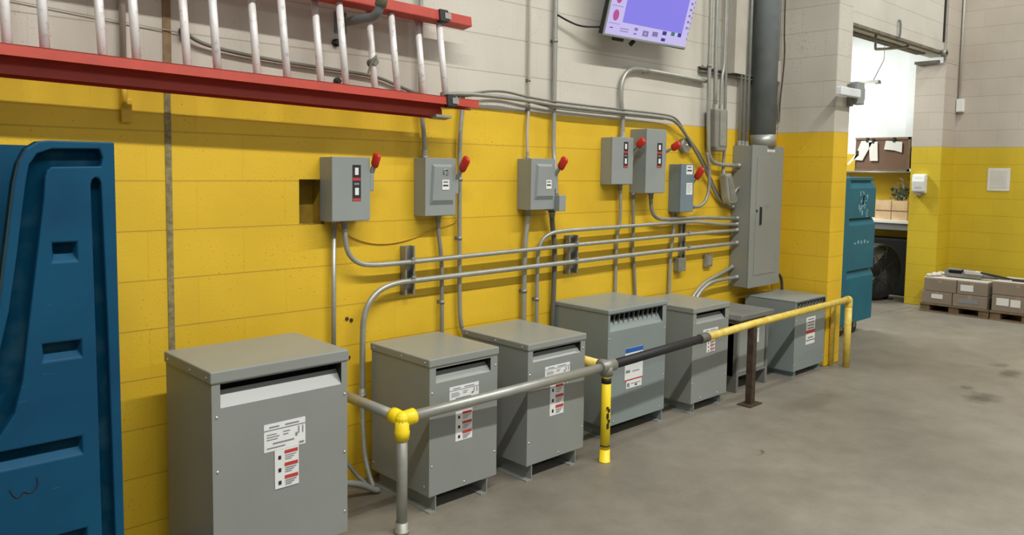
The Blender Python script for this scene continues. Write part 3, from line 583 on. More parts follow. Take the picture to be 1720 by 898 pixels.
# risers left of the cabinet
conduit('leftmost bright riser beside the monitor, bending into the panel cabinet', [(5.112, -0.06, 4.2), (5.112, -0.06, 2.2), (5.135, -0.06, 1.76), (5.15, -0.06, 1.7), (5.2, -0.06, 1.655), (5.3, -0.06, 1.635), (5.58, -0.06, 1.632)], 0.0145, 'galv', ends=(0, 1), clips=((5.112, -0.06, 2.36, V),))
conduit('riser ending in the top left of the grey pull box', [(5.185, -0.06, 4.2), (5.19, -0.06, 2.6), (5.21, -0.06, 2.045)], 0.016, 'galv', smooth=1, ends=(0, 1))
conduit('riser with an offset bend ending in the top right of the grey pull box', [(5.3, -0.06, 4.2), (5.315, -0.06, 2.43), (5.31, -0.06, 2.36), (5.285, -0.06, 2.28), (5.285, -0.06, 2.045)], 0.0125, 'galv', ends=(0, 1))
conduit('riser running down right of the grey pull box to the slanted fitting', [(5.345, -0.045, 4.2), (5.365, -0.045, 2.2), (5.385, -0.045, 1.72), (5.37, -0.045, 1.64), (5.38, -0.045, 1.56)], 0.012, 'galv_dull', ends=(0, 1))
for k, (xa, wd) in enumerate(((5.615, 'left of three slim pale risers entering the panel cabinet top'), (5.67, 'middle of three slim pale risers entering the panel cabinet top'), (5.728, 'right of three slim pale risers entering the panel cabinet top'))):
    conduit(wd, [(xa+0.008*k, -0.03, 4.2), (xa, -0.03, 1.79)], 0.0135, 'galv', smooth=0, ends=(0, 1))
t = tag(obj('riser_pipe', (lambda b: (tube(b, [(5.835, -0.1, 4.2), (5.86, -0.1, 1.86)], 0.098, 24), b)[1])(B()), M['dkpipe']), 'fat dark grey riser pipe on top of the panel cabinet', 'pipe')
b = B(); tube(b, [(5.86, -0.1, 1.885), (5.865, -0.1, 1.79)], 0.103, 24, radii=[0.1005, 0.1005]); obj('collar', b, M['galv'], t)
conduit('slim conduit standing between the fat grey pipe and the yellow pier', [(6.195, -0.04, 4.2), (6.196, -0.04, 2.1), (6.185, -0.04, 1.94), (6.04, -0.05, 1.8)], 0.0095, 'galv_dull', smooth=1, ends=(0, 1))
wire('reddish cord looping down beside the fat grey pipe', [(6.2, -0.065, 4.2), (6.2, -0.065, 2.75), (6.235, -0.065, 2.6), (6.21, -0.065, 2.35), (6.18, -0.065, 2.18), (6.185, -0.062, 2.0)], 0.006, 'rust', cat='cord')
wire('grey loop of cable beside the fat grey pipe at the small box', [(6.1, -0.05, 2.43), (6.1, -0.055, 2.32), (6.1, -0.06, 2.24), (6.15, -0.065, 2.12), (6.17, -0.065, 2.0)], 0.008, 'cable')
t = tag(bx('junction_box', 6.07, 6.17, -0.07, 0, 2.33, 2.5, M['wht_conduit'], bev=0.004), 'white-painted junction box between the fat grey pipe and the pier', 'junction box')
# pull box, slanted fitting, painted duct stub, struts
t = thing('pull_box', 'long grey pull box hanging under the risers left of the cabinet', 'conduit box', (5.245, 0, 1.74))
b = B(); prism(b, [(5.165, 1.77), (5.185, 1.735), (5.31, 1.735), (5.33, 1.77), (5.318, 2.05), (5.15, 2.05)], -0.105, -0.02); obj('body', b, M['galv_dull'], t, bevel=0.01)
b = B(); prism(b, [(5.215, 1.775), (5.3, 1.775), (5.29, 2.035), (5.205, 2.035)], -0.111, -0.105); obj('cover', b, M['galv'], t, bevel=0.004)
t = thing('angled_fitting', 'slanted galvanised conduit fitting just left of the panel cabinet', 'conduit fitting', (5.43, 0, 1.34))
b = B(); prism(b, [(5.335, 1.565), (5.41, 1.575), (5.52, 1.365), (5.5, 1.335), (5.395, 1.335), (5.37, 1.38)], -0.1, -0.03); obj('body', b, M['galv'], t, bevel=0.015)
b = B(); prism(b, [(5.36, 1.54), (5.395, 1.545), (5.485, 1.37), (5.41, 1.36)], -0.104, -0.1); obj('cover', b, M['galv_dull'], t)
tag(wire('short elbow joining the slanted fitting to the panel cabinet', [(5.5, -0.065, 1.39), (5.54, -0.065, 1.45), (5.585, -0.065, 1.46)], 0.0125, 'galv_dull'), 'short elbow joining the slanted fitting to the panel cabinet', 'conduit')
t = thing('duct', 'white-painted square duct stub ending open above the strut', 'duct', (5.36, 0, 2.34))
b = B(); x0, x1, y0, y1, z0 = 5.41, 5.575, -0.09, -0.002, 2.335
for p in ((x0, x0+0.004, y0, y1), (x1-0.004, x1, y0, y1), (x0, x1, y0, y0+0.004), (x0, x1, y1-0.004, y1)): box(b, *p, z0, 4.2)
obj('casing', b, M['wht_conduit'], t)
b = B(); box(b, x0+0.004, x1-0.004, y0+0.004, y1-0.004, z0+0.12, z0+0.13); obj('inside_shade_plate', b, M['dark'], t)  # near-black sheet standing in for the shade inside the open duct
def strut(label, p0, p1, wd=0.041, dp=0.03, holes=True):
    t = thing('strut', label, 'support strut', tuple((Vector(p0)+Vector(p1))/2), 'slotted struts holding the conduits')
    p0 = Vector(p0); p1 = Vector(p1); d = (p1-p0).normalized(); s = d.cross(Vector((0, 1, 0))).normalized()
    b = B()
    for sg in (-1, 1):
        obox(b, p0+s*sg*(wd/2-0.002)+Vector((0, -dp/2, 0)), p1+s*sg*(wd/2-0.002)+Vector((0, -dp/2, 0)), dp, 0.004, s)
        obox(b, p0+s*sg*(wd/2-0.006)+Vector((0, -dp, 0)), p1+s*sg*(wd/2-0.006)+Vector((0, -dp, 0)), 0.003, 0.01, s)
    obox(b, p0+Vector((0, -0.003, 0)), p1+Vector((0, -0.003, 0)), 0.004, wd, s)
    obj('channel', b, M['galv_dull'], t)
    return t
def clampp(t, c, r):
    b = B(); tube(b, [(c[0]-0.008, c[1], c[2]), (c[0]+0.008, c[1], c[2])], r*1.18, 12); box(b, c[0]-0.012, c[0]+0.012, c[1]-r*1.3, c[1]-r*0.9, c[2]+r, c[2]+r+0.012); obj('pipe_clamp', b, M['galv'], t)
t = strut('left slotted strut crossing both long conduits, under the second switch box', (2.415, 0, 0.922), (2.415, 0, 1.176), 0.062, 0.045); clampp(t, (2.415, -0.065, 1.098), 0.0125); clampp(t, (2.415, -0.065, 1.0), 0.0145)
t = strut('middle slotted strut crossing both long conduits, right of the side-box switch', (3.675, 0, 0.93), (3.675, 0, 1.172), 0.085, 0.045); clampp(t, (3.675, -0.065, 1.115), 0.0125); clampp(t, (3.675, -0.065, 1.011), 0.0145)
t = strut('right slotted strut under the small bluish switch box', (4.9, 0, 0.92), (4.9, 0, 1.2), 0.06, 0.022); clampp(t, (4.9, -0.065, 1.124), 0.0125); clampp(t, (4.9, -0.065, 1.02), 0.0145)
strut('horizontal strut behind the risers above the panel cabinet', (5.05, 0, 2.335), (6.05, 0, 2.335), 0.04, 0.03)
tag(bx('junction_box', 4.815, 4.906, -0.05, 0, 0.852, 0.95, M['galv_dull'], bev=0.004), 'galvanised square box below the bluish switch, touching its strut', 'junction box', 'small boxes on the wall')
t = tag(bx('junction_box', 5.2, 5.295, -0.03, 0, 0.855, 0.95, M['galv_dull'], bev=0.004), 'flat square box alone on the wall left of the cabinet bottom', 'junction box', 'small boxes on the wall')
b = B(); box(b, 5.215, 5.28, -0.033, -0.029, 0.87, 0.935); obj('cover', b, M['galv'], t)
b = B(); tube(b, [(4.88, 0, 1.77), (4.88, -0.045, 1.77)], 0.052, 20); t = tag(obj('junction_box', b, M['galv_dull']), 'round box on the wall above the bluish switch, behind the conduit bundle', 'junction box', 'small boxes on the wall')
b = B(); ball(b, (4.88, -0.046, 1.77), 0.012, (1, 0.5, 1)); obj('screw', b, M['screw'], t)
# painted pole at far left and wall fittings behind the ladder
conduit('painted strap conduit ending in a yellow tab left of the joint line', [(1.05, -0.018, 4.2), (1.05, -0.018, 1.88)], 0.012, 'wht_conduit', smooth=0, ends=(0, 0))
t = thing('bracket', 'yellow-painted flat tab under the ladder at far left', 'bracket', (1.06, 0, 1.74))
b = B(); tube(b, [(1.05, -0.018, 1.9), (1.05, -0.018, 1.80)], 0.011, 10); obj('stem', b, M['yel_conduit'], t)
b = B(); box(b, 1.038, 1.078, -0.022, -0.002, 1.742, 1.835); obj('plate', b, M['yel_conduit'], t, bevel=0.004)
b = B(); tube(b, [(1.285, 0, 2.125), (1.285, -0.035, 2.125)], 0.014, 12); t = tag(obj('cable_clamp', b, M['black']), 'black cable clamp beside the brown joint strip', 'clamp', 'dark fixings behind the ladder')
b = B(); box(b, 1.275, 1.297, -0.01, 0, 2.09, 2.14); obj('base', b, M['galv_dull'], t)
for lab, x, z in (('upper black bolt on the white wall behind the ladder', 2.005, 2.165), ('lower black bolt on the white wall behind the ladder', 2.012, 1.985)):
    b = B(); tube(b, [(x, 0, z), (x, -0.015, z), (x, -0.0151, z), (x, -0.03, z)], 0.012, 10, radii=[0.018, 0.018, 0.011, 0.011]); tag(obj('bolt', b, M['black']), lab, 'bolt', 'dark fixings behind the ladder')
for lab, x, z in (('upper rusty screw hole left of the bent conduit', 2.065, 0.835), ('rusty screw hole close beside the bent conduit', 2.09, 0.825), ('rusty screw hole lower on the wall beside the bent conduit', 2.075, 0.64)):
    b = B(); tube(b, [(x, 0.0, z), (x, -0.006, z)], 0.009, 10); ball(b, (x, -0.006, z), 0.006, (1, 0.6, 1)); tag(obj('bolt', b, M['rust']), lab, 'bolt', 'rusty screw holes in the yellow wall')

# ------------------------------------------------------------------ extension ladder on its hook
lad = thing('extension_ladder', 'red fibreglass extension ladder with white rungs hung sideways on the wall', 'ladder', (1.5, -0.1, 1.95))
UX = Vector((1, 0, -0.021)).normalized(); VV = Vector((0, 0.150, 0.988)).normalized(); WW = UX.cross(VV).normalized()
if WW.y > 0: WW = -WW            # outward, away from the wall
O0 = Vector((2.514, -0.205, 1.93))
def lp(x, v, w_): return O0+UX*(x-2.53)*0.9937+VV*v+WW*w_
def rail(name, xa, xb, v, up, w0, wd, fl):
    """channel section: web square to the rungs, flanges pointing away from them"""
    b = B(); s = 1 if up else -1; th = 0.004
    obox(b, lp(xa, v+s*th/2, w0), lp(xb, v+s*th/2, w0), wd, th, VV)
    for sg in (-1, 1):
        obox(b, lp(xa, v+s*fl/2, w0+sg*(wd/2-th/2)), lp(xb, v+s*fl/2, w0+sg*(wd/2-th/2)), th, fl, VV)
    return obj(name, b, M['lad_red'], lad)
rail('rail', -0.6, 2.72, 0.0, False, 0.0, 0.07, 0.04)
rail('rail', -0.6, 2.72, 0.385, True, 0.0, 0.07, 0.05)
rl = rail('rail', -0.6, 2.52, -0.03, False, -0.062, 0.06, 0.02)
for nm, xa, xb, va, vb, w_ in (('rail_lip', -0.6, 2.52, -0.05, -0.088, -0.03), ('rail_web', -0.6, 2.5, -0.034, -0.088, -0.085)):
    b = B(); obox(b, lp(xa, (va+vb)/2, w_), lp(xb, (va+vb)/2, w_), 0.004, va-vb, VV); obj(nm, b, M['lad_red'], rl)
rail('rail', -0.6, 2.56, 0.415, True, -0.062, 0.06, 0.05)
def rung(x, v0, v1, w0):
    b = B(); tube(b, [lp(x, v0, w0), lp(x, v1, w0)], 0.0165, 10); return obj('rung', b, M['alu'], lad)
for x in (0.74-0.3, 0.74, 1.045, 1.355, 1.66, 1.95, 2.235, 2.53): rung(x, 0.002, 0.384, 0)
for x in (0.34, 0.64, 0.945, 1.26, 1.555, 1.86, 2.15, 2.44): rung(x, -0.03, 0.415, -0.062)
for v, nm in ((-0.02, 'latch'), (0.41, 'latch')):
    b = B(); a = lp(2.53, v, 0.0); obox(b, lp(2.505, v, 0.03), lp(2.56, v, 0.03), 0.03, 0.062, VV); obj(nm, b, M['black'], lad, bevel=0.004)
    b = B(); obox(b, lp(2.535, v, 0.046), lp(2.575, v, 0.046), 0.004, 0.03, VV); obj('latch_plate', b, M['galv_dull'], lad)
b = B(); obox(b, lp(2.46, -0.092, -0.03), lp(2.56, -0.092, -0.03), 0.06, 0.012, VV); obj('rail_shoe', b, M['galv_dull'], lad)
b = B(); tube(b, [lp(2.155, 0.17, -0.06), lp(2.15, 0.175, -0.02), lp(2.12, 0.14, -0.03), lp(2.11, 0.09, -0.05)], 0.005, 8, 2); tube(b, [lp(2.15, 0.15, -0.085), lp(2.15, 0.15, -0.04)], 0.02, 10); obj('rope_tie', b, M['cable'], lad)
t = thing('wall_hook', 'olive-grey padded steel hook carrying the upper rail of the ladder', 'hook', (2.05, 0, 2.29))
zr = 2.262
b = B(); tube(b, [(2.03, -0.0, zr), (2.045, -0.17, zr), (2.06, -0.235, zr), (2.065, -0.275, zr+0.02), (2.075, -0.29, zr+0.075), (2.085, -0.295, zr+0.14)], 0.02, 14, 2); obj('arm', b, M['dkpipe'], t)
b = B(); tube(b, [(2.069, -0.284, zr+0.045), (2.085, -0.295, zr+0.14)], 0.027, 14); ball(b, (2.086, -0.296, zr+0.14), 0.03, (1, 1, 1.25)); obj('padded_tip', b, M['hook'], t)
b = B(); box(b, 2.0, 2.06, -0.012, 0, zr-0.05, zr+0.05); obj('wall_plate', b, M['dkpipe'], t)

# ------------------------------------------------------------------ monitor
t = thing('monitor', 'wall monitor tilted downward, showing a violet control screen', 'monitor', (4.2, -0.12, 2.41))
TO = Vector((3.765, -0.165, 2.405)); TU = Vector((0.87, 0, 0.013)).normalized(); TV = Vector((0, -0.255, 0.967)).normalized(); TW = TU.cross(TV).normalized()
if TW.y > 0: TW = -TW
def tp(u, v, w_): return TO+TU*u+TV*v+TW*w_
TWD, THT = 0.875, 0.52
def emit(name, c, s): return mat(name, srgb(12, 12, 14), 0.35, var=0.02, emit=c, es=s)
E_ = [emit('screen_lavender', srgb(206, 196, 248), 0.95), emit('screen_violet', srgb(140, 132, 242), 0.95), emit('screen_pink', srgb(214, 96, 170), 0.7), emit('screen_navy', srgb(60, 66, 170), 0.6), emit('screen_grey', srgb(150, 140, 200), 0.7), emit('screen_green', srgb(70, 150, 140), 0.6)]
b = B(); obox(b, tp(TWD/2, 0, -0.02), tp(TWD/2, THT, -0.02), TWD, 0.036, TW); obj('housing', b, M['black'], t, bevel=0.004)
b = B(); fw = 0.014
obox(b, tp(0, fw/2, 0), tp(TWD, fw/2, 0), fw, 0.008, TW); obox(b, tp(0, THT-fw/2, 0), tp(TWD, THT-fw/2, 0), fw, 0.008, TW); obox(b, tp(fw/2, 0, 0), tp(fw/2, THT, 0), fw, 0.008, TW)
obj('bezel', b, M['box_grey'], t, bevel=0.002)
b = B()
def sq(u0, u1, v0, v1, mi, w_): flat(b, [tp(u0, v0, w_), tp(u1, v0, w_), tp(u1, v1, w_), tp(u0, v1, w_)], mi)
sq(fw, TWD-0.006, fw, THT-fw, 0, 0.0005)
sq(0.16, 0.80, 0.095, THT-0.05, 1, 0.0008)
for v in (0.13, 0.235, 0.34, 0.44):
    f = [tp(0.085+0.028*math.cos(a*PI/10), v+0.034*math.sin(a*PI/10), 0.0009) for a in range(20)]; flat(b, f, 2)
    sq(0.03, 0.14, v-0.052, v-0.049, 4, 0.0009)
for u0, u1, v0, v1, mi in ((0.05, 0.08, 0.05, 0.056, 3), (0.15, 0.235, 0.055, 0.06, 4), (0.15, 0.235, 0.04, 0.045, 4), (0.29, 0.325, 0.06, 0.078, 4), (0.29, 0.32, 0.035, 0.045, 4), (0.38, 0.44, 0.035, 0.07, 4), (0.40, 0.42, 0.045, 0.06, 0), (0.48, 0.54, 0.045, 0.075, 4),
                           (0.585, 0.63, 0.065, 0.09, 3), (0.585, 0.63, 0.025, 0.045, 3), (0.68, 0.72, 0.07, 0.095, 5), (0.755, 0.795, 0.07, 0.095, 3)):
    sq(u0, u1, v0, v1, mi, 0.001)
for k in range(9): sq(0.825, 0.85, 0.13+k*0.04, 0.145+k*0.04, 4, 0.001)
for k in range(12): sq(TWD-0.012, TWD-0.006, 0.06+k*0.035, 0.075+k*0.035, 3, 0.001)
sq(0.55, 0.62, 0.36, 0.372, 2, 0.001)
obj('screen', b, E_, t, norm=False)
b = B(); obox(b, tp(0.44, 0.25, -0.03), (4.2, -0.005, 2.62), 0.1, 0.1, (0, 0, 1)); obox(b, (4.2, -0.008, 2.5), (4.2, -0.008, 2.78), 0.2, 0.016, (0, 1, 0)); obj('wall_mount', b, M['black'], t)
b = B(); obox(b, tp(0.13, -0.012, -0.02), tp(0.22, -0.012, -0.02), 0.02, 0.022, TW); obj('connector_stub', b, M['black'], t)
b = B(); obox(b, tp(0.34, 0.0, -0.02), tp(0.33, -0.035, -0.04), 0.02, 0.02, TW); obj('connector_stub', b, M['black'], t)
wire('black monitor cable hanging to the shiny conduit', [(3.49, -0.047, 2.5), (3.56, -0.05, 2.48), (3.68, -0.06, 2.455), (3.79, -0.13, 2.46)], 0.006, 'black', cat='cable')
wire('thin dark cord running down along the shiny conduit above the side-box switch', [(3.51, -0.02, 2.9), (3.51, -0.02, 2.3), (3.508, -0.02, 2.0)], 0.006, 'black', cat='cord', smooth=1)

# ------------------------------------------------------------------ guard rail
g = thing('guard_rail', 'pipe guard rail on short posts in front of the transformers', 'guard rail', (4, -0.64, 0))
Z1, Z2, Z3, Z4 = 0.505, 0.527, 0.556, 0.56
P1, P2, P3, P4 = (1.955, -0.62), (3.268, -0.665), (4.84, -0.64), (6.395, -0.622)
b = B(); tube(b, [(1.955, -0.0, Z1), (P1[0], P1[1], Z1)], 0.024, 16); obj('return_rail', b, M['galv'], g)
b = B(); tube(b, [(P1[0], P1[1], Z1), (P2[0], P2[1], Z2)], 0.024, 16); obj('rail', b, M['galv'], g)
xb = 4.27; zb = Z2+(Z3-Z2)*(xb-P2[0])/(P3[0]-P2[0]); yb = P2[1]+(P3[1]-P2[1])*(xb-P2[0])/(P3[0]-P2[0])
b = B(); tube(b, [(P2[0], P2[1], Z2), (xb, yb, zb)], 0.026, 16); obj('rail', b, M['black'], g)['label'] = 'black rail section'
b = B(); tube(b, [(xb-0.09, yb-0.003, zb), (xb, yb, zb)], 0.03, 16); obj('coupling', b, M['dkflex'], g)
b = B(); tube(b, [(xb, yb, zb), (P3[0], P3[1], Z3), (P4[0]-0.03, P4[1], Z4)], 0.025, 16); obj('rail', b, M['yel_rail'], g)['label'] = 'yellow rail section'
b = B(); tube(b, [(P4[0]-0.045, P4[1], Z4), (P4[0]-0.005, P4[1], Z4), (P4[0], P4[1], Z4-0.005), (P4[0], P4[1], Z4-0.06)], 0.03, 16, 2); obj('elbow', b, M['yel_rail'], g)
# posts
b = B(); tube(b, [(*P1, 0), (*P1, Z1)], 0.024, 16); p = obj('post', b, M['galv'], g); p['label'] = 'galvanised corner post'
b = B(); tube(b, [(*P1, 0), (*P1, 0.012), (*P1, 0.0121), (*P1, 0.05)], 0.04, 16, radii=[0.034, 0.034, 0.029, 0.028]); obj('foot', b, M['galv_dull'], p)
b = B(); tube(b, [(P1[0], P1[1]+0.068, Z1), (P1[0], P1[1]+0.05, Z1), (P1[0], P1[1], Z1)], 0.034, 16, radii=[0.034, 0.034, 0.03]); tube(b, [(P1[0], P1[1], Z1+0.012), (P1[0], P1[1], Z1-0.05), (P1[0], P1[1], Z1-0.055), (P1[0], P1[1], Z1-0.092)], 0.03, 16, radii=[0.031, 0.031, 0.034, 0.03]); tube(b, [(P1[0]-0.005, P1[1], Z1), (P1[0]+0.045, P1[1]-0.002, Z1), (P1[0]+0.062, P1[1]-0.003, Z1+0.002)], 0.034, 16, radii=[0.03, 0.034, 0.034]); ball(b, (*P1, Z1), 0.033)
obj('corner_fitting', b, M['yel_bright'], g)
b = B(); tube(b, [(*P2, 0), (*P2, Z2)], 0.026, 16); p = obj('post', b, M['yel_bright'], g); p['label'] = 'yellow post with black marks'
b = B(); tube(b, [(*P2, 0), (*P2, 0.006), (*P2, 0.0061), (*P2, 0.07)], 0.04, 16, radii=[0.031, 0.031, 0.029, 0.028]); obj('foot', b, M['yel_bright'], p)
b = B()
for za, zb_ in ((0.088, 0.095), (0.435, 0.465)): tube(b, [(*P2, za), (*P2, zb_)], 0.0268, 16)
for k, (dz, hh, dx) in enumerate(((0.19, 0.03, -0.004), (0.222, 0.018, 0.003), (0.245, 0.03, -0.006), (0.28, 0.02, 0.002), (0.3, 0.012, -0.01))):
    box(b, P2[0]-0.014+dx, P2[0]+0.002+dx, P2[1]-0.0272, P2[1]-0.024, dz, dz+hh)
obj('black_marks', b, M['black'], p)
b = B(); tube(b, [(P2[0]-0.05, P2[1]+0.002, Z2-0.001), (P2[0]+0.06, P2[1], Z2+0.001)], 0.034, 16); tube(b, [(*P2, Z2), (*P2, Z2-0.05)], 0.034, 16); tube(b, [(P2[0], P2[1], Z2), (P2[0], P2[1]+0.05, Z2)], 0.034, 16)
obj('tee_fitting', b, M['galv_dull'], g)
b = B(); tube(b, [(P2[0], P2[1]+0.04, Z2), (P2[0]+0.01, -0.0, Z2+0.01)], 0.026, 16); obj('return_rail', b, M['yel_rail'], g)['label'] = 'yellow rail back to the wall'
b = B(); box(b, P3[0]-0.024, P3[0]+0.024, P3[1]-0.024, P3[1]+0.024, 0.004, Z3-0.02); p = obj('post', b, M['rust'], g, bevel=0.003); p['label'] = 'dark brown square post'
b = B(); box(b, P3[0]-0.08, P3[0]+0.08, P3[1]-0.05, P3[1]+0.05, 0, 0.008); obj('base_plate', b, M['rust'], p)
b = B(); tube(b, [(*P4, 0), (*P4, Z4-0.03)], 0.028, 16); p = obj('post', b, M['yel_rail'], g); p['label'] = 'yellow end post'
b = B(); tube(b, [(P4[0]-0.055, P4[1]+0.1, 0), (P4[0]-0.055, P4[1]+0.1, Z4-0.03), (P4[0]-0.05, P4[1]+0.05, Z4-0.01)], 0.02, 12); obj('brace_post', b, M['yel_rail'], g)

# ------------------------------------------------------------------ tall blue plastic truck at the left edge
t = thing('bulk_cart', 'tall blue plastic bulk truck with curved open side, at the left edge of the photo', 'cart', (0.3, -0.5, 0))
YF, YR, YP = -0.9, -0.872, -0.84
outer = [(-0.25, 0.80), (0.1, 0.83), (0.27, 0.87), (0.36, 0.935), (0.415, 1.075), (0.446, 1.195), (0.464, 1.326), (0.481, 1.453), (0.491, 1.524), (0.503, 1.578), (0.522, 1.616), (0.552, 1.637), (0.575, 1.64), (0.742, 1.64), (0.745, 0.13)]
slot_r = [(0.722, 0.17), (0.719, 0.482), (0.712, 1.122), (0.704, 1.523), (0.7, 1.535), (0.69, 1.54), (0.681, 1.533), (0.677, 1.517), (0.68, 1.126), (0.683, 0.494), (0.684, 0.17)]
chan = [(0.684, 0.13), (-0.25, 0.13), (-0.25, 0.70), (0.1, 0.735), (0.3, 0.775), (0.396, 0.815), (0.437, 0.845), (0.472, 0.899), (0.494, 0.985), (0.51, 1.114), (0.528, 1.248), (0.544, 1.37), (0.559, 1.486), (0.563, 1.54), (0.568, 1.556), (0.58, 1.568), (0.705, 1.571), (0.71, 1.595), (0.702, 1.62), (0.581, 1.617), (0.546, 1.603), (0.526, 1.572), (0.517, 1.524), (0.507, 1.452), (0.49, 1.324), (0.468, 1.18), (0.444, 1.075), (0.401, 0.965), (0.32, 0.86), (0.1, 0.79), (-0.25, 0.765)]
poly = outer + [(0.722, 0.13)] + slot_r + chan
def loop(bm, pts, y): return [bm.verts.new((x, y, z)) for x, z in pts]
def raised(bm, poly, holes, yf, yr, ins=0.007, deep=0.035):
    """raised slab with a softened rim and recessed hand holds"""
    ring = loop(bm, poly, yf); n = len(poly)
    edges = [bm.edges.new((ring[i], ring[(i+1) % n])) for i in range(n)]
    hl = []
    for h in holes:
        r = loop(bm, h, yf); hl.append(r); edges += [bm.edges.new((r[i], r[(i+1) % len(r)])) for i in range(len(r))]
    bmesh.ops.triangle_fill(bm, edges=edges, use_beauty=True)
    back = []
    # wall of the slab flares outwards by ins
    for i in range(n):
        a = Vector(poly[i-1]); c = Vector(poly[i]); d = Vector(poly[(i+1) % n])
        t1 = (c-a).normalized(); t2 = (d-c).normalized(); nn = Vector((t1.y+t2.y, -(t1.x+t2.x)))
        back.append(bm.verts.new((c.x, yr, c.y)))
    for i in range(n): bm.faces.new((ring[i], back[i], back[(i+1) % n], ring[(i+1) % n]))
    for h, r in zip(holes, hl):
        x0 = min(p[0] for p in h); x1 = max(p[0] for p in h); z0 = min(p[1] for p in h); z1 = max(p[1] for p in h); H = z1-z0
        inn = loop(bm, [(x0+0.012, z0+H*0.55), (x1-0.012, z0+H*0.55), (x1-0.012, z1-0.004), (x0+0.012, z1-0.004)], yf+deep)
        for i in range(4): bm.faces.new((r[i], r[(i+1) % 4], inn[(i+1) % 4], inn[i]))
        bm.faces.new(inn)
rect = lambda x0, x1, z0, z1, s=0: [(x0-s, z0), (x1+s, z0), (x1, z1), (x0, z1)]
holes = [rect(0.574, 0.639, 1.304, 1.359), rect(0.543, 0.643, 1.029, 1.08), rect(0.30, 0.638, 0.748, 0.801), rect(0.3, 0.644, 0.478, 0.529)]
b = B(); raised(b, poly, holes, YF, YR); bmesh.ops.recalc_face_normals(b, faces=b.faces[:])
sp_ = obj('side_panel', b, M['blue'], t, norm=False, bevel=0.004); sp_['label'] = 'near side panel with grooves and hand holds'
base_o = [(-0.25, 0.13)] + [(-0.25, 0.80), (0.1, 0.83), (0.27, 0.87), (0.36, 0.935), (0.415, 1.075), (0.446, 1.195), (0.464, 1.326), (0.481, 1.453), (0.491, 1.524), (0.503, 1.578), (0.522, 1.616), (0.552, 1.637), (0.575, 1.64), (0.742, 1.64), (0.745, 0.13)]
def slab(bm, yf, yb_, holes_):
    ring = loop(bm, base_o, yf); n = len(base_o); ed = [bm.edges.new((ring[i], ring[(i+1) % n])) for i in range(n)]
    bmesh.ops.triangle_fill(bm, edges=ed, use_beauty=True); back = loop(bm, base_o, yb_); ed = [bm.edges.new((back[i], back[(i+1) % n])) for i in range(n)]
    bmesh.ops.triangle_fill(bm, edges=ed, use_beauty=True)
    for i in range(n): bm.faces.new((ring[i], back[i], back[(i+1) % n], ring[(i+1) % n]))
b = B(); slab(b, YR-0.003, YP, []); obj('panel_backing', b, M['blue_wear_shade'], t)
b = B(); slab(b, -0.13, -0.10, []); obj('far_panel', b, M['blue'], t)
b = B(); box(b, 0.705, 0.745, YP, -0.13, 0.13, 1.638); box(b, 0.695, 0.71, YP, -0.13, 1.22, 1.25); obj('end_wall', b, M['blue'], t, bevel=0.004)
b = B(); box(b, -0.25, 0.745, -0.89, -0.11, 0.10, 0.14); obj('base', b, M['blue'], t, bevel=0.006)
b = B(); box(b, -0.25, -0.21, YP, -0.13, 0.13, 0.80); obj('end_wall', b, M['blue'], t)
for x in (-0.1, 0.6):
    for y in (-0.8, -0.2):
        b = B(); tube(b, [(x, y-0.02, 0.05), (x, y+0.02, 0.05)], 0.05, 16); box(b, x-0.03, x+0.03, y-0.025, y+0.025, 0.085, 0.1); obj('caster', b, M['black'], t)
b = B(); tube(b, [(0.52, YF-0.001, 0.712), (0.523, YF-0.001, 0.691), (0.514, YF-0.001, 0.675), (0.499, YF-0.001, 0.671), (0.488, YF-0.001, 0.682), (0.482, YF-0.001, 0.67), (0.471, YF-0.001, 0.665), (0.46, YF-0.001, 0.678), (0.455, YF-0.001, 0.693)], 0.0016, 6, 2); obj('painted_number', b, M['black'], t)

# ------------------------------------------------------------------ teal cart in the opening
t = thing('bulk_cart', 'teal plastic bulk cart with three stacked side panels, beyond the yellow pier', 'cart', (7.8, 0.2, 0))
CY = -0.1
b = B(); box(b, 7.47, 8.11, CY+0.035, 0.56, 0.13, 1.52); obj('body', b, M['teal'], t, bevel=0.01)
b = B(); box(b, 7.44, 7.555, CY, 0.58, 0.115, 1.545); obj('stile', b, M['teal'], t, bevel=0.01)
for k, (x1, z0, z1) in enumerate(((8.175, 0.12, 0.60), (8.165, 0.64, 1.115), (8.15, 1.15, 1.475))):
    b = B(); prism(b, [(CY, z0), (CY+0.05, z0), (CY+0.05, z1+0.03), (CY+0.035, z1+0.03), (CY, z1-0.035)], 7.545, x1, axis='x'); c = obj('side_panel', b, M['teal'], t, bevel=0.006)
    if k == 2:
        b = B(); rr = random.Random(3)
        for j in range(30):
            x = 7.84+rr.gauss(0, 0.05); z = 1.30+rr.gauss(0, 0.06); ww = rr.uniform(0.01, 0.035); box(b, x, x+ww, CY-0.002, CY+0.002, z, z+rr.uniform(0.01, 0.05))
        obj('torn_label', b, M['worn'], c)
    if k == 1:
        b = B()
        for j, (hh, sh) in enumerate(((0.02, 0), (0.032, 0.003), (0.03, 0), (0.032, 0.004), (0.022, 0))): box(b, 7.68+j*0.075, 7.715+j*0.075, CY-0.002, CY+0.002, 0.895+sh, 0.895+sh+hh)
        obj('worn_print', b, M['worn'], c)
b = B(); box(b, 7.5, 8.1, CY+0.01, 0.56, 1.515, 1.55); obj('top_rim', b, M['teal'], t, bevel=0.008)
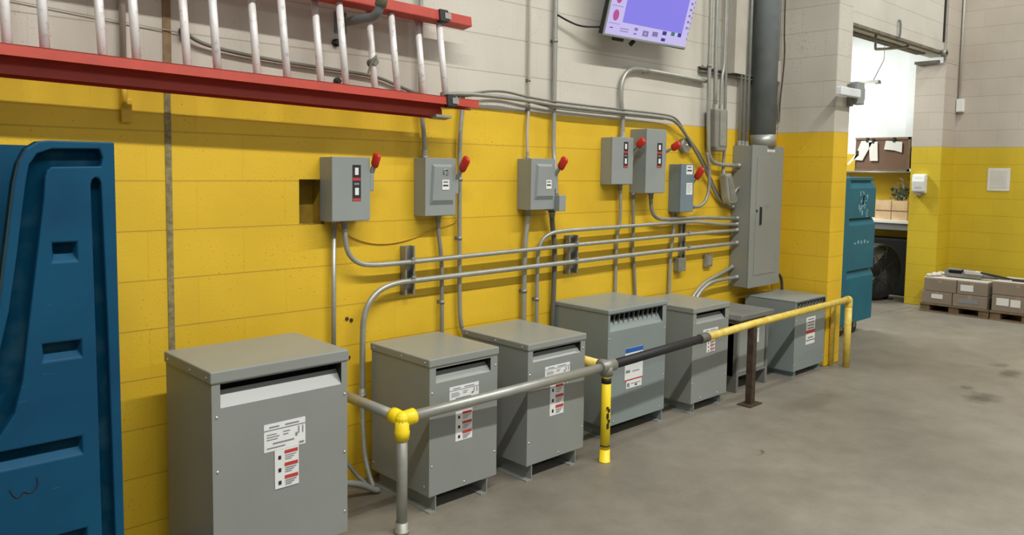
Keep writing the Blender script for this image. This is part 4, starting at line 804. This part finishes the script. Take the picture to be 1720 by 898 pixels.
for x in (7.56, 7.86):
    for y in (-0.035, 0.46):
        b = B(); tube(b, [(x, y-0.022, 0.068), (x, y+0.022, 0.068)], 0.068, 18); w_ = obj('caster', b, M['black'], t)
        b = B(); box(b, x-0.03, x+0.03, y-0.03, y-0.024, 0.06, 0.125); box(b, x-0.03, x+0.03, y+0.024, y+0.03, 0.06, 0.125); box(b, x-0.035, x+0.035, y-0.03, y+0.03, 0.115, 0.125); obj('fork', b, M['galv_dull'], w_)

# ------------------------------------------------------------------ light / sensor on the pier, header fittings
t = thing('wall_light', 'grey bracket light with a white tube sticking out from the top of the pier', 'light fixture', (6.55, -0.5, 2.24))
b = B(); box(b, 6.5, 6.64, -0.57, -0.505, 2.15, 2.33); box(b, 6.6, 6.7, -0.55, -0.46, 2.19, 2.29); obj('housing', b, M['box_grey'], t, bevel=0.006)
b = B(); box(b, 6.46, 6.5, -0.54, -0.5, 2.13, 2.31); obj('back_plate', b, M['old_grey'], t)
b = B(); box(b, 6.14, 6.5, -0.60, -0.55, 2.195, 2.262, 0, 0.008); obj('tube', b, mat('dim_tube', srgb(212, 216, 216), 0.4, emit=(0.95, 1, 1, 1), es=0.06), t)
t = thing('shop_light', 'hanging shop light seen in the room through the opening', 'light fixture', (10.2, 0.95, 2.75))
b = B(); prism(b, [(10.14, 2.715), (10.26, 2.715), (10.23, 2.755), (10.17, 2.755)], 0.74, 1.40); obj('hood', b, M['galv_dull'], t)
b = B(); tube(b, [(10.2, 0.8, 2.70), (10.2, 1.36, 2.70)], 0.016, 10); obj('tube', b, M['lamp'], t)
b = B(); tube(b, [(10.2, 0.82, 2.75), (10.2, 0.70, 3.0), (10.2, 0.70, 3.75)], 0.006, 6); obj('rod', b, M['galv_dull'], t)
t = wire('bent grey rod hanging under the header of the opening', [(8.5, 0.12, 3.03), (8.5, 0.12, 2.9), (8.52, 0.12, 2.88), (9.35, 0.12, 3.0), (9.38, 0.12, 3.02)], 0.014, 'galv_dull', cat='rod', smooth=1, name='door_rod')
wire('short dark hook standing on the header face above the opening', [(8.75, -0.01, 3.2), (8.75, -0.03, 3.18), (8.75, -0.03, 3.03), (8.75, 0.0, 3.0)], 0.012, 'dkpipe', cat='hook', smooth=1, name='header_hook')
b = B(); tube(b, [(10.08, -0.01, 3.0), (10.08, -0.06, 3.0)], 0.045, 16); t = tag(obj('roller_bracket', b, M['galv_dull']), 'round metal roller bracket at the right end of the header', 'bracket'); b = B(); ball(b, (10.08, -0.062, 3.0), 0.02, (1, 0.5, 1)); obj('pin', b, M['dark'], t)

# ------------------------------------------------------------------ far right wall fittings
t = thing('light_switch', 'white wall switch box with conduit on the far right wall', 'switch', (10.6, -0.075, 2.42))
b = B(); box(b, 10.54, 10.6, -0.125, -0.045, 2.345, 2.5); obj('box', b, M['whitep'], t, bevel=0.004)
b = B(); box(b, 10.535, 10.541, -0.12, -0.05, 2.355, 2.49); obj('cover_plate', b, M['whitep'], t)
b = B(); tube(b, [(10.58, -0.062, 2.5), (10.58, -0.062, 4.2)], 0.012, 10); obj('conduit', b, M['wht_conduit'], t)
t = tag(bx('notice', 10.592, 10.6, -0.65, -0.416, 1.405, 1.672, M['paper']), 'blank pale notice sheet on the far yellow wall above the pallet', 'notice')
b = B(); box(b, 10.590, 10.593, -0.62, -0.446, 1.44, 1.64); obj('sheet', b, mat('notice_grey', srgb(204, 200, 190), 0.8), t)
t = thing('soap_dispenser', 'white soap dispenser on the yellow jamb', 'dispenser', (10.15, 0.17, 1.35))
b = B(); prism(b, [(10.15, 1.35), (10.15, 1.59), (10.06, 1.585), (10.045, 1.5), (10.06, 1.38)], 0.1, 0.245); obj('body', b, M['whitep'], t, bevel=0.012)
b = B(); box(b, 10.052, 10.07, 0.13, 0.215, 1.42, 1.55); obj('cover', b, mat('dispenser_grey', srgb(196, 198, 192), 0.4), t, bevel=0.005)
b = B(); box(b, 10.06, 10.1, 0.14, 0.2, 1.335, 1.36); obj('push_lever', b, M['galv_dull'], t)

# ------------------------------------------------------------------ pallet with cartons and the tool lying on it
def pallet(label, y0, y1, x0=9.75, x1=10.4):
    t = thing('pallet', label, 'pallet', (round((x0+x1)/2, 3), round((y0+y1)/2, 3), 0), 'wooden pallets under the cartons')
    for k in range(3):
        yy = y0+0.05+k*((y1-y0-0.1)/2); b = B(); box(b, x0+0.02, x1, yy-0.05, yy+0.05, 0.015, 0.085); obj('stringer', b, M['wood'], t)
    for k in range(5):
        xx = x0+k*(x1-x0-0.1)/4
        b = B(); box(b, xx, xx+0.1, y0, y1, 0.085, 0.102); obj('deck_board', b, M['wood'], t)
    for xx in (x0, x1-0.1):
        b = B(); box(b, xx, xx+0.1, y0, y1, 0, 0.015); obj('bottom_board', b, M['wood'], t)
    return t
pallet('wooden pallet under the left carton stack by the jamb', -0.73, -0.02); pallet('wooden pallet under the right carton stack at the photo edge', -1.45, -0.745)
def carton(label, y0, y1, z0, z1, lab=None, x0=9.76, x1=10.35):
    t = thing('carton', label, 'carton', (round((x0+x1)/2, 3), round((y0+y1)/2, 3), z0), 'cartons stacked on the pallets')
    b = B(); box(b, x0, x1, y0+0.004, y1-0.004, z0+0.001, z1-0.002); obj('box', b, M['card'], t, bevel=0.006)
    b = B(); box(b, x0+0.0, x1, (y0+y1)/2-0.022, (y0+y1)/2+0.022, z1-0.0025, z1-0.0008); box(b, x0-0.001, x0+0.002, (y0+y1)/2-0.022, (y0+y1)/2+0.022, z1-0.05, z1-0.001); obj('tape', b, mat('packing_tape', srgb(150, 130, 106), 0.4), t)
    for (ya, yb_, za, zb_, mm) in (lab or []):
        b = B(); box(b, x0-0.002, x0+0.002, ya, yb_, za, zb_); obj('shipping_label', b, M[mm], t)
    return t
carton('carton at bottom left of the left stack, with a white label', -0.36, -0.03, 0.102, 0.245, [(-0.26, -0.14, 0.165, 0.215, 'paper')])
carton('carton at bottom right of the left stack, with dark print', -0.715, -0.36, 0.102, 0.245, [(-0.62, -0.43, 0.15, 0.2, 'txt')])
carton('carton at top left of the left stack, unlabelled', -0.4, -0.05, 0.245, 0.395)
carton('carton at top right of the left stack, with a white label', -0.715, -0.4, 0.245, 0.395, [(-0.57, -0.44, 0.285, 0.355, 'paper')])
carton('carton at bottom of the right stack, with two white labels', -1.25, -0.75, 0.102, 0.285, [(-0.92, -0.8, 0.17, 0.25, 'paper'), (-1.03, -0.935, 0.165, 0.245, 'paper')], x0=9.77)
carton('carton on top of the right stack, unlabelled', -1.25, -0.75, 0.285, 0.425, x0=9.77)
for lab, ya, yb_, z in (('white stretch wrap spread over the left carton stack, bunched at its left end', -0.71, -0.045, 0.3952), ('white stretch wrap over the right carton stack at the photo edge', -1.24, -0.755, 0.4252)):
    b = B(); box(b, 9.772, 10.33, ya, yb_, z, z+0.006); t = tag(obj('plastic_wrap', b, M['wrap'], bevel=0.002), lab, 'plastic wrap', 'wrap on the cartons')
    if ya < -0.8: continue
    b = B()
    for k in range(7): ball(b, (9.85+0.06*k, -0.08-0.03*(k % 3), z+0.022), 0.035, (1.3, 1.1, 0.6), 8, 6)
    obj('bunched_end', b, M['wrap'], t)
t = thing('power_tool', 'grey long-nosed power tool with slotted grip lying on the cartons', 'tool', (10.1, -0.4, 0.43))
b = B(); prism(b, [(-0.20, 0.41), (-0.20, 0.47), (-0.23, 0.505), (-0.38, 0.505), (-0.38, 0.487), (-0.25, 0.487), (-0.235, 0.465), (-0.25, 0.448), (-0.38, 0.448), (-0.40, 0.487), (-0.40, 0.505), (-0.56, 0.49), (-0.6, 0.44), (-0.57, 0.41)], 9.96, 10.05, axis='x'); obj('body', b, M['toolg'], t, bevel=0.006)
b = B(); box(b, 9.985, 10.03, -0.4, -0.25, 0.448, 0.487); obj('grip_slot', b, M['dark'], t)
b = B(); prism(b, [(-0.40, 0.500), (-0.56, 0.492), (-0.6, 0.455), (-0.42, 0.455)], 9.953, 10.056, axis='x'); obj('motor_cover', b, M['wrap'], t, bevel=0.006)
b = B(); tube(b, [(10.0, -0.58, 0.452), (10.0, -0.68, 0.447), (10.0, -0.86, 0.442)], 0.04, 14, radii=[0.035, 0.028, 0.01]); obj('nose', b, M['toolg'], t)
b = B(); tube(b, [(9.98, -0.57, 0.485), (9.97, -0.72, 0.47), (9.96, -0.9, 0.443), (9.97, -1.02, 0.443), (9.96, -1.2, 0.443)], 0.009, 8, 2); obj('cord', b, M['black'], t)
t = tag(obj('black_strap', (lambda b: (box(b, 9.9, 10.0, -1.2, -0.9, 0.431, 0.452, 0, 0.008), b)[1])(B()), M['black']), 'black flat tool case end at the right edge of the carton stack', 'tool case')

# ------------------------------------------------------------------ work bench and stores in the back room
t = thing('workbench', 'workbench with pale top in the back room beside the teal cart', 'workbench', (10.95, 0.9, 0))
b = B(); box(b, 10.7, 11.18, 0.36, 1.6, 0.945, 0.985); obj('top', b, M['whitep'], t, bevel=0.004)
b = B(); box(b, 10.72, 11.16, 0.36, 1.6, 0.86, 0.945); obj('apron', b, M['bluework'], t)
for y in (0.4, 1.55):
    b = B(); box(b, 11.08, 11.14, y-0.03, y+0.03, 0, 0.86); obj('leg', b, M['bluework'], t)
for lab, y0, y1 in (('pale wooden crate at left on the workbench', 0.735, 0.93), ('pale wooden crate at right on the workbench', 0.53, 0.725)):
    t = thing('wooden_crate', lab, 'crate', (10.85, (y0+y1)/2, 0.985), 'pale wooden crates on the workbench')
    b = B()
    for p in ((10.75, 10.765, y0, y1), (10.965, 10.98, y0, y1), (10.765, 10.965, y0, y0+0.015), (10.765, 10.965, y1-0.015, y1)): box(b, *p, 0.986, 1.24)
    box(b, 10.765, 10.965, y0+0.015, y1-0.015, 0.986, 1.0); obj('case', b, M['pine'], t)
    b = B(); box(b, 10.745, 10.75, y0, y1, 1.105, 1.112); obj('seam', b, M['wood'], t)
t = thing('dried_plant', 'dusty tangled foliage bundle on the wooden crates', 'plant', (10.86, 0.66, 1.24))
b = B()
for k in range(90):
    c = Vector((10.86+random.uniform(-0.1, 0.1), 0.65+random.gauss(0, 0.07), 1.26+abs(random.gauss(0, 0.12)))); a = random.uniform(0, 2*PI); l = random.uniform(0.02, 0.05)
    d = Vector((math.cos(a)*0.6, math.sin(a), random.uniform(-0.4, 0.9))).normalized()*l; s = d.cross(Vector((1, 0.3, 0.2))).normalized()*l*0.4
    flat(b, [c-d, c+s, c+d, c-s])
obj('leaves', b, M['leaf'], t, norm=False)
b = B()
for k in range(5): tube(b, [(10.86, 0.64+k*0.015, 1.24), (10.86+random.uniform(-0.05, 0.05), 0.6+k*0.03, 1.48)], 0.005, 6)
obj('stems', b, M['wood'], t)
t = thing('hardboard_panel', 'brown hardboard bin panel with papers clipped along its top, back room', 'board', (10.97, 0.95, 1.62))
b = B(); box(b, 10.95, 10.97, 0.62, 1.30, 1.645, 2.06); obj('panel', b, M['board'], t)
b = B(); box(b, 10.94, 10.98, 0.6, 0.63, 1.62, 2.075); box(b, 10.94, 10.98, 0.6, 1.32, 2.045, 2.075); box(b, 10.94, 10.98, 0.6, 1.32, 1.62, 1.65); obj('edge_trim', b, M['wood'], t)
b = B(); prism(b, [(10.98, 1.62), (11.2, 1.62), (11.2, 2.06), (10.98, 2.06)], 1.30, 1.33); obj('side', b, M['board'], t)
t = thing('wall_shelf', 'narrow metal shelf rail under the hardboard panel', 'shelf', (11, 1, 1.6))
b = B(); box(b, 10.9, 11.2, 0.4, 1.7, 1.60, 1.62); obj('shelf_board', b, M['wood'], t)
b = B(); tube(b, [(10.9, 0.4, 1.61), (10.9, 1.7, 1.61)], 0.014, 8); obj('front_bar', b, M['galv_dull'], t)
for y in (0.5, 1.4):
    b = B(); obox(b, (11.18, y, 1.35), (10.93, y, 1.6), 0.02, 0.02); obj('bracket', b, M['galv_dull'], t)
for lab, pts in (('tilted narrow paper hanging at the left of the hardboard panel', [(1.235, 2.03), (1.075, 2.035), (1.21, 1.765), (1.33, 1.775)]), ('upright narrow paper hanging second on the hardboard panel', [(1.135, 2.01), (1.02, 2.02), (1.005, 1.76), (1.11, 1.76)]), ('wide short paper hanging at the right of the hardboard panel', [(0.91, 2.03), (0.70, 2.01), (0.70, 1.87), (0.80, 1.9), (0.93, 1.915)]), ('long curled paper slipping down the left edge of the hardboard panel', [(1.30, 1.86), (1.26, 1.84), (1.40, 1.70), (1.42, 1.72)])):
    b = B(); prism(b, pts, 10.928, 10.932, axis='x'); t = tag(obj('hanging_paper', b, M['paper']), lab, 'paper', 'papers on the hardboard panel')
    b = B(); yc = (pts[0][0]+pts[1][0])/2; zc = max(p[1] for p in pts); box(b, 10.92, 10.945, yc-0.015, yc+0.015, zc-0.02, zc+0.04); obj('clip', b, M['black'], t)
t = thing('storage_box', 'black box on the shelf end beside the hardboard panel', 'box', (11.0, 0.5, 1.62))
b = B(); box(b, 10.93, 11.15, 0.46, 0.58, 1.62, 1.9); obj('case', b, M['black'], t, bevel=0.01)
b = B(); box(b, 10.92, 11.16, 0.45, 0.59, 1.62, 1.66); obj('rim', b, M['whitep'], t)
# drum fan
t = thing('drum_fan', 'big round dark drum fan on the floor under the workbench', 'fan', (10.33, 0.6, 0))
def ring(bm, cx_, cy_, cz_, ay, r0, r1, x0, x1, n=32):
    for k in range(n):
        a0, a1 = 2*PI*k/n, 2*PI*(k+1)/n
        for (ra, xa), (rb, xb_) in (((r0, x0), (r1, x0)), ((r1, x0), (r1, x1)), ((r1, x1), (r0, x1)), ((r0, x1), (r0, x0))):
            P = lambda r, x, a: (cx_+x, cy_+r*ay*math.cos(a), cz_+r*math.sin(a))
            f = flat(bm, [P(ra, xa, a0), P(rb, xb_, a0), P(rb, xb_, a1), P(ra, xa, a1)]); f.smooth = True
FC = (10.33, 0.6, 0.375)
b = B(); ring(b, *FC, 1, 0.31, 0.34, 0, 0.28, 40); obj('drum', b, M['fan'], t, norm=False)
for xx in (-0.004, 0.28):
    b = B()
    for r in (0.05, 0.08, 0.11, 0.14, 0.17, 0.20, 0.23, 0.26, 0.29, 0.32):
        tube(b, [(FC[0]+xx, FC[1]+r*math.cos(2*PI*k/28), FC[2]+r*math.sin(2*PI*k/28)) for k in range(29)], 0.004, 5, cap=False)
    for k in range(8): a = k*PI/4+0.2; tube(b, [(FC[0]+xx, FC[1], FC[2]), (FC[0]+xx, FC[1]+0.32*math.cos(a), FC[2]+0.32*math.sin(a))], 0.005, 5)
    obj('guard', b, M['fan'], t)
hb = B(); tube(hb, [(FC[0]+0.08, FC[1], FC[2]), (FC[0]+0.2, FC[1], FC[2])], 0.07, 16); obj('hub', hb, M['fan'], t)
for k in range(4):
    a = k*PI/2+0.4; b = B(); c, s = math.cos(a), math.sin(a)
    pts = [(0.1, 0.05, -0.05), (0.18, 0.28, -0.09), (0.12, 0.3, 0.09), (0.18, 0.06, 0.05)]
    flat(b, [(FC[0]+x, FC[1]+r*c-w_*s, FC[2]+r*s+w_*c) for x, r, w_ in pts]); o = obj('blade', b, M['galv_dull'], t); md = o.modifiers.new('thickness', 'SOLIDIFY'); md.thickness = 0.006
b = B()
b.free()
for y in (0.40, 0.80):
    b = B(); tube(b, [(10.33, y, 0.018), (10.6, y, 0.018)], 0.018, 10); tube(b, [(10.4, y, 0.02), (10.4, y, 0.13)], 0.014, 8); obj('foot', b, M['fan'], t)
t.location = (10.12, 0.56, 0); t.rotation_euler = (0, 0, math.radians(72))
t = thing('storage_box', 'black box with a white label, enlarged to stand in for shade behind the fan', 'box', (10.85, 0.85, 0), 'black boxes in the back room')
b = B(); box(b, 10.75, 11.1, 0.4, 1.2, 0.0, 0.74); obj('case', b, M['pitch'], t, bevel=0.02)  # case widened into a black backdrop that paints the shade under the bench
b = B(); box(b, 10.745, 10.752, 0.8, 0.95, 0.56, 0.64); obj('label_sheet', b, M['paper'], t)
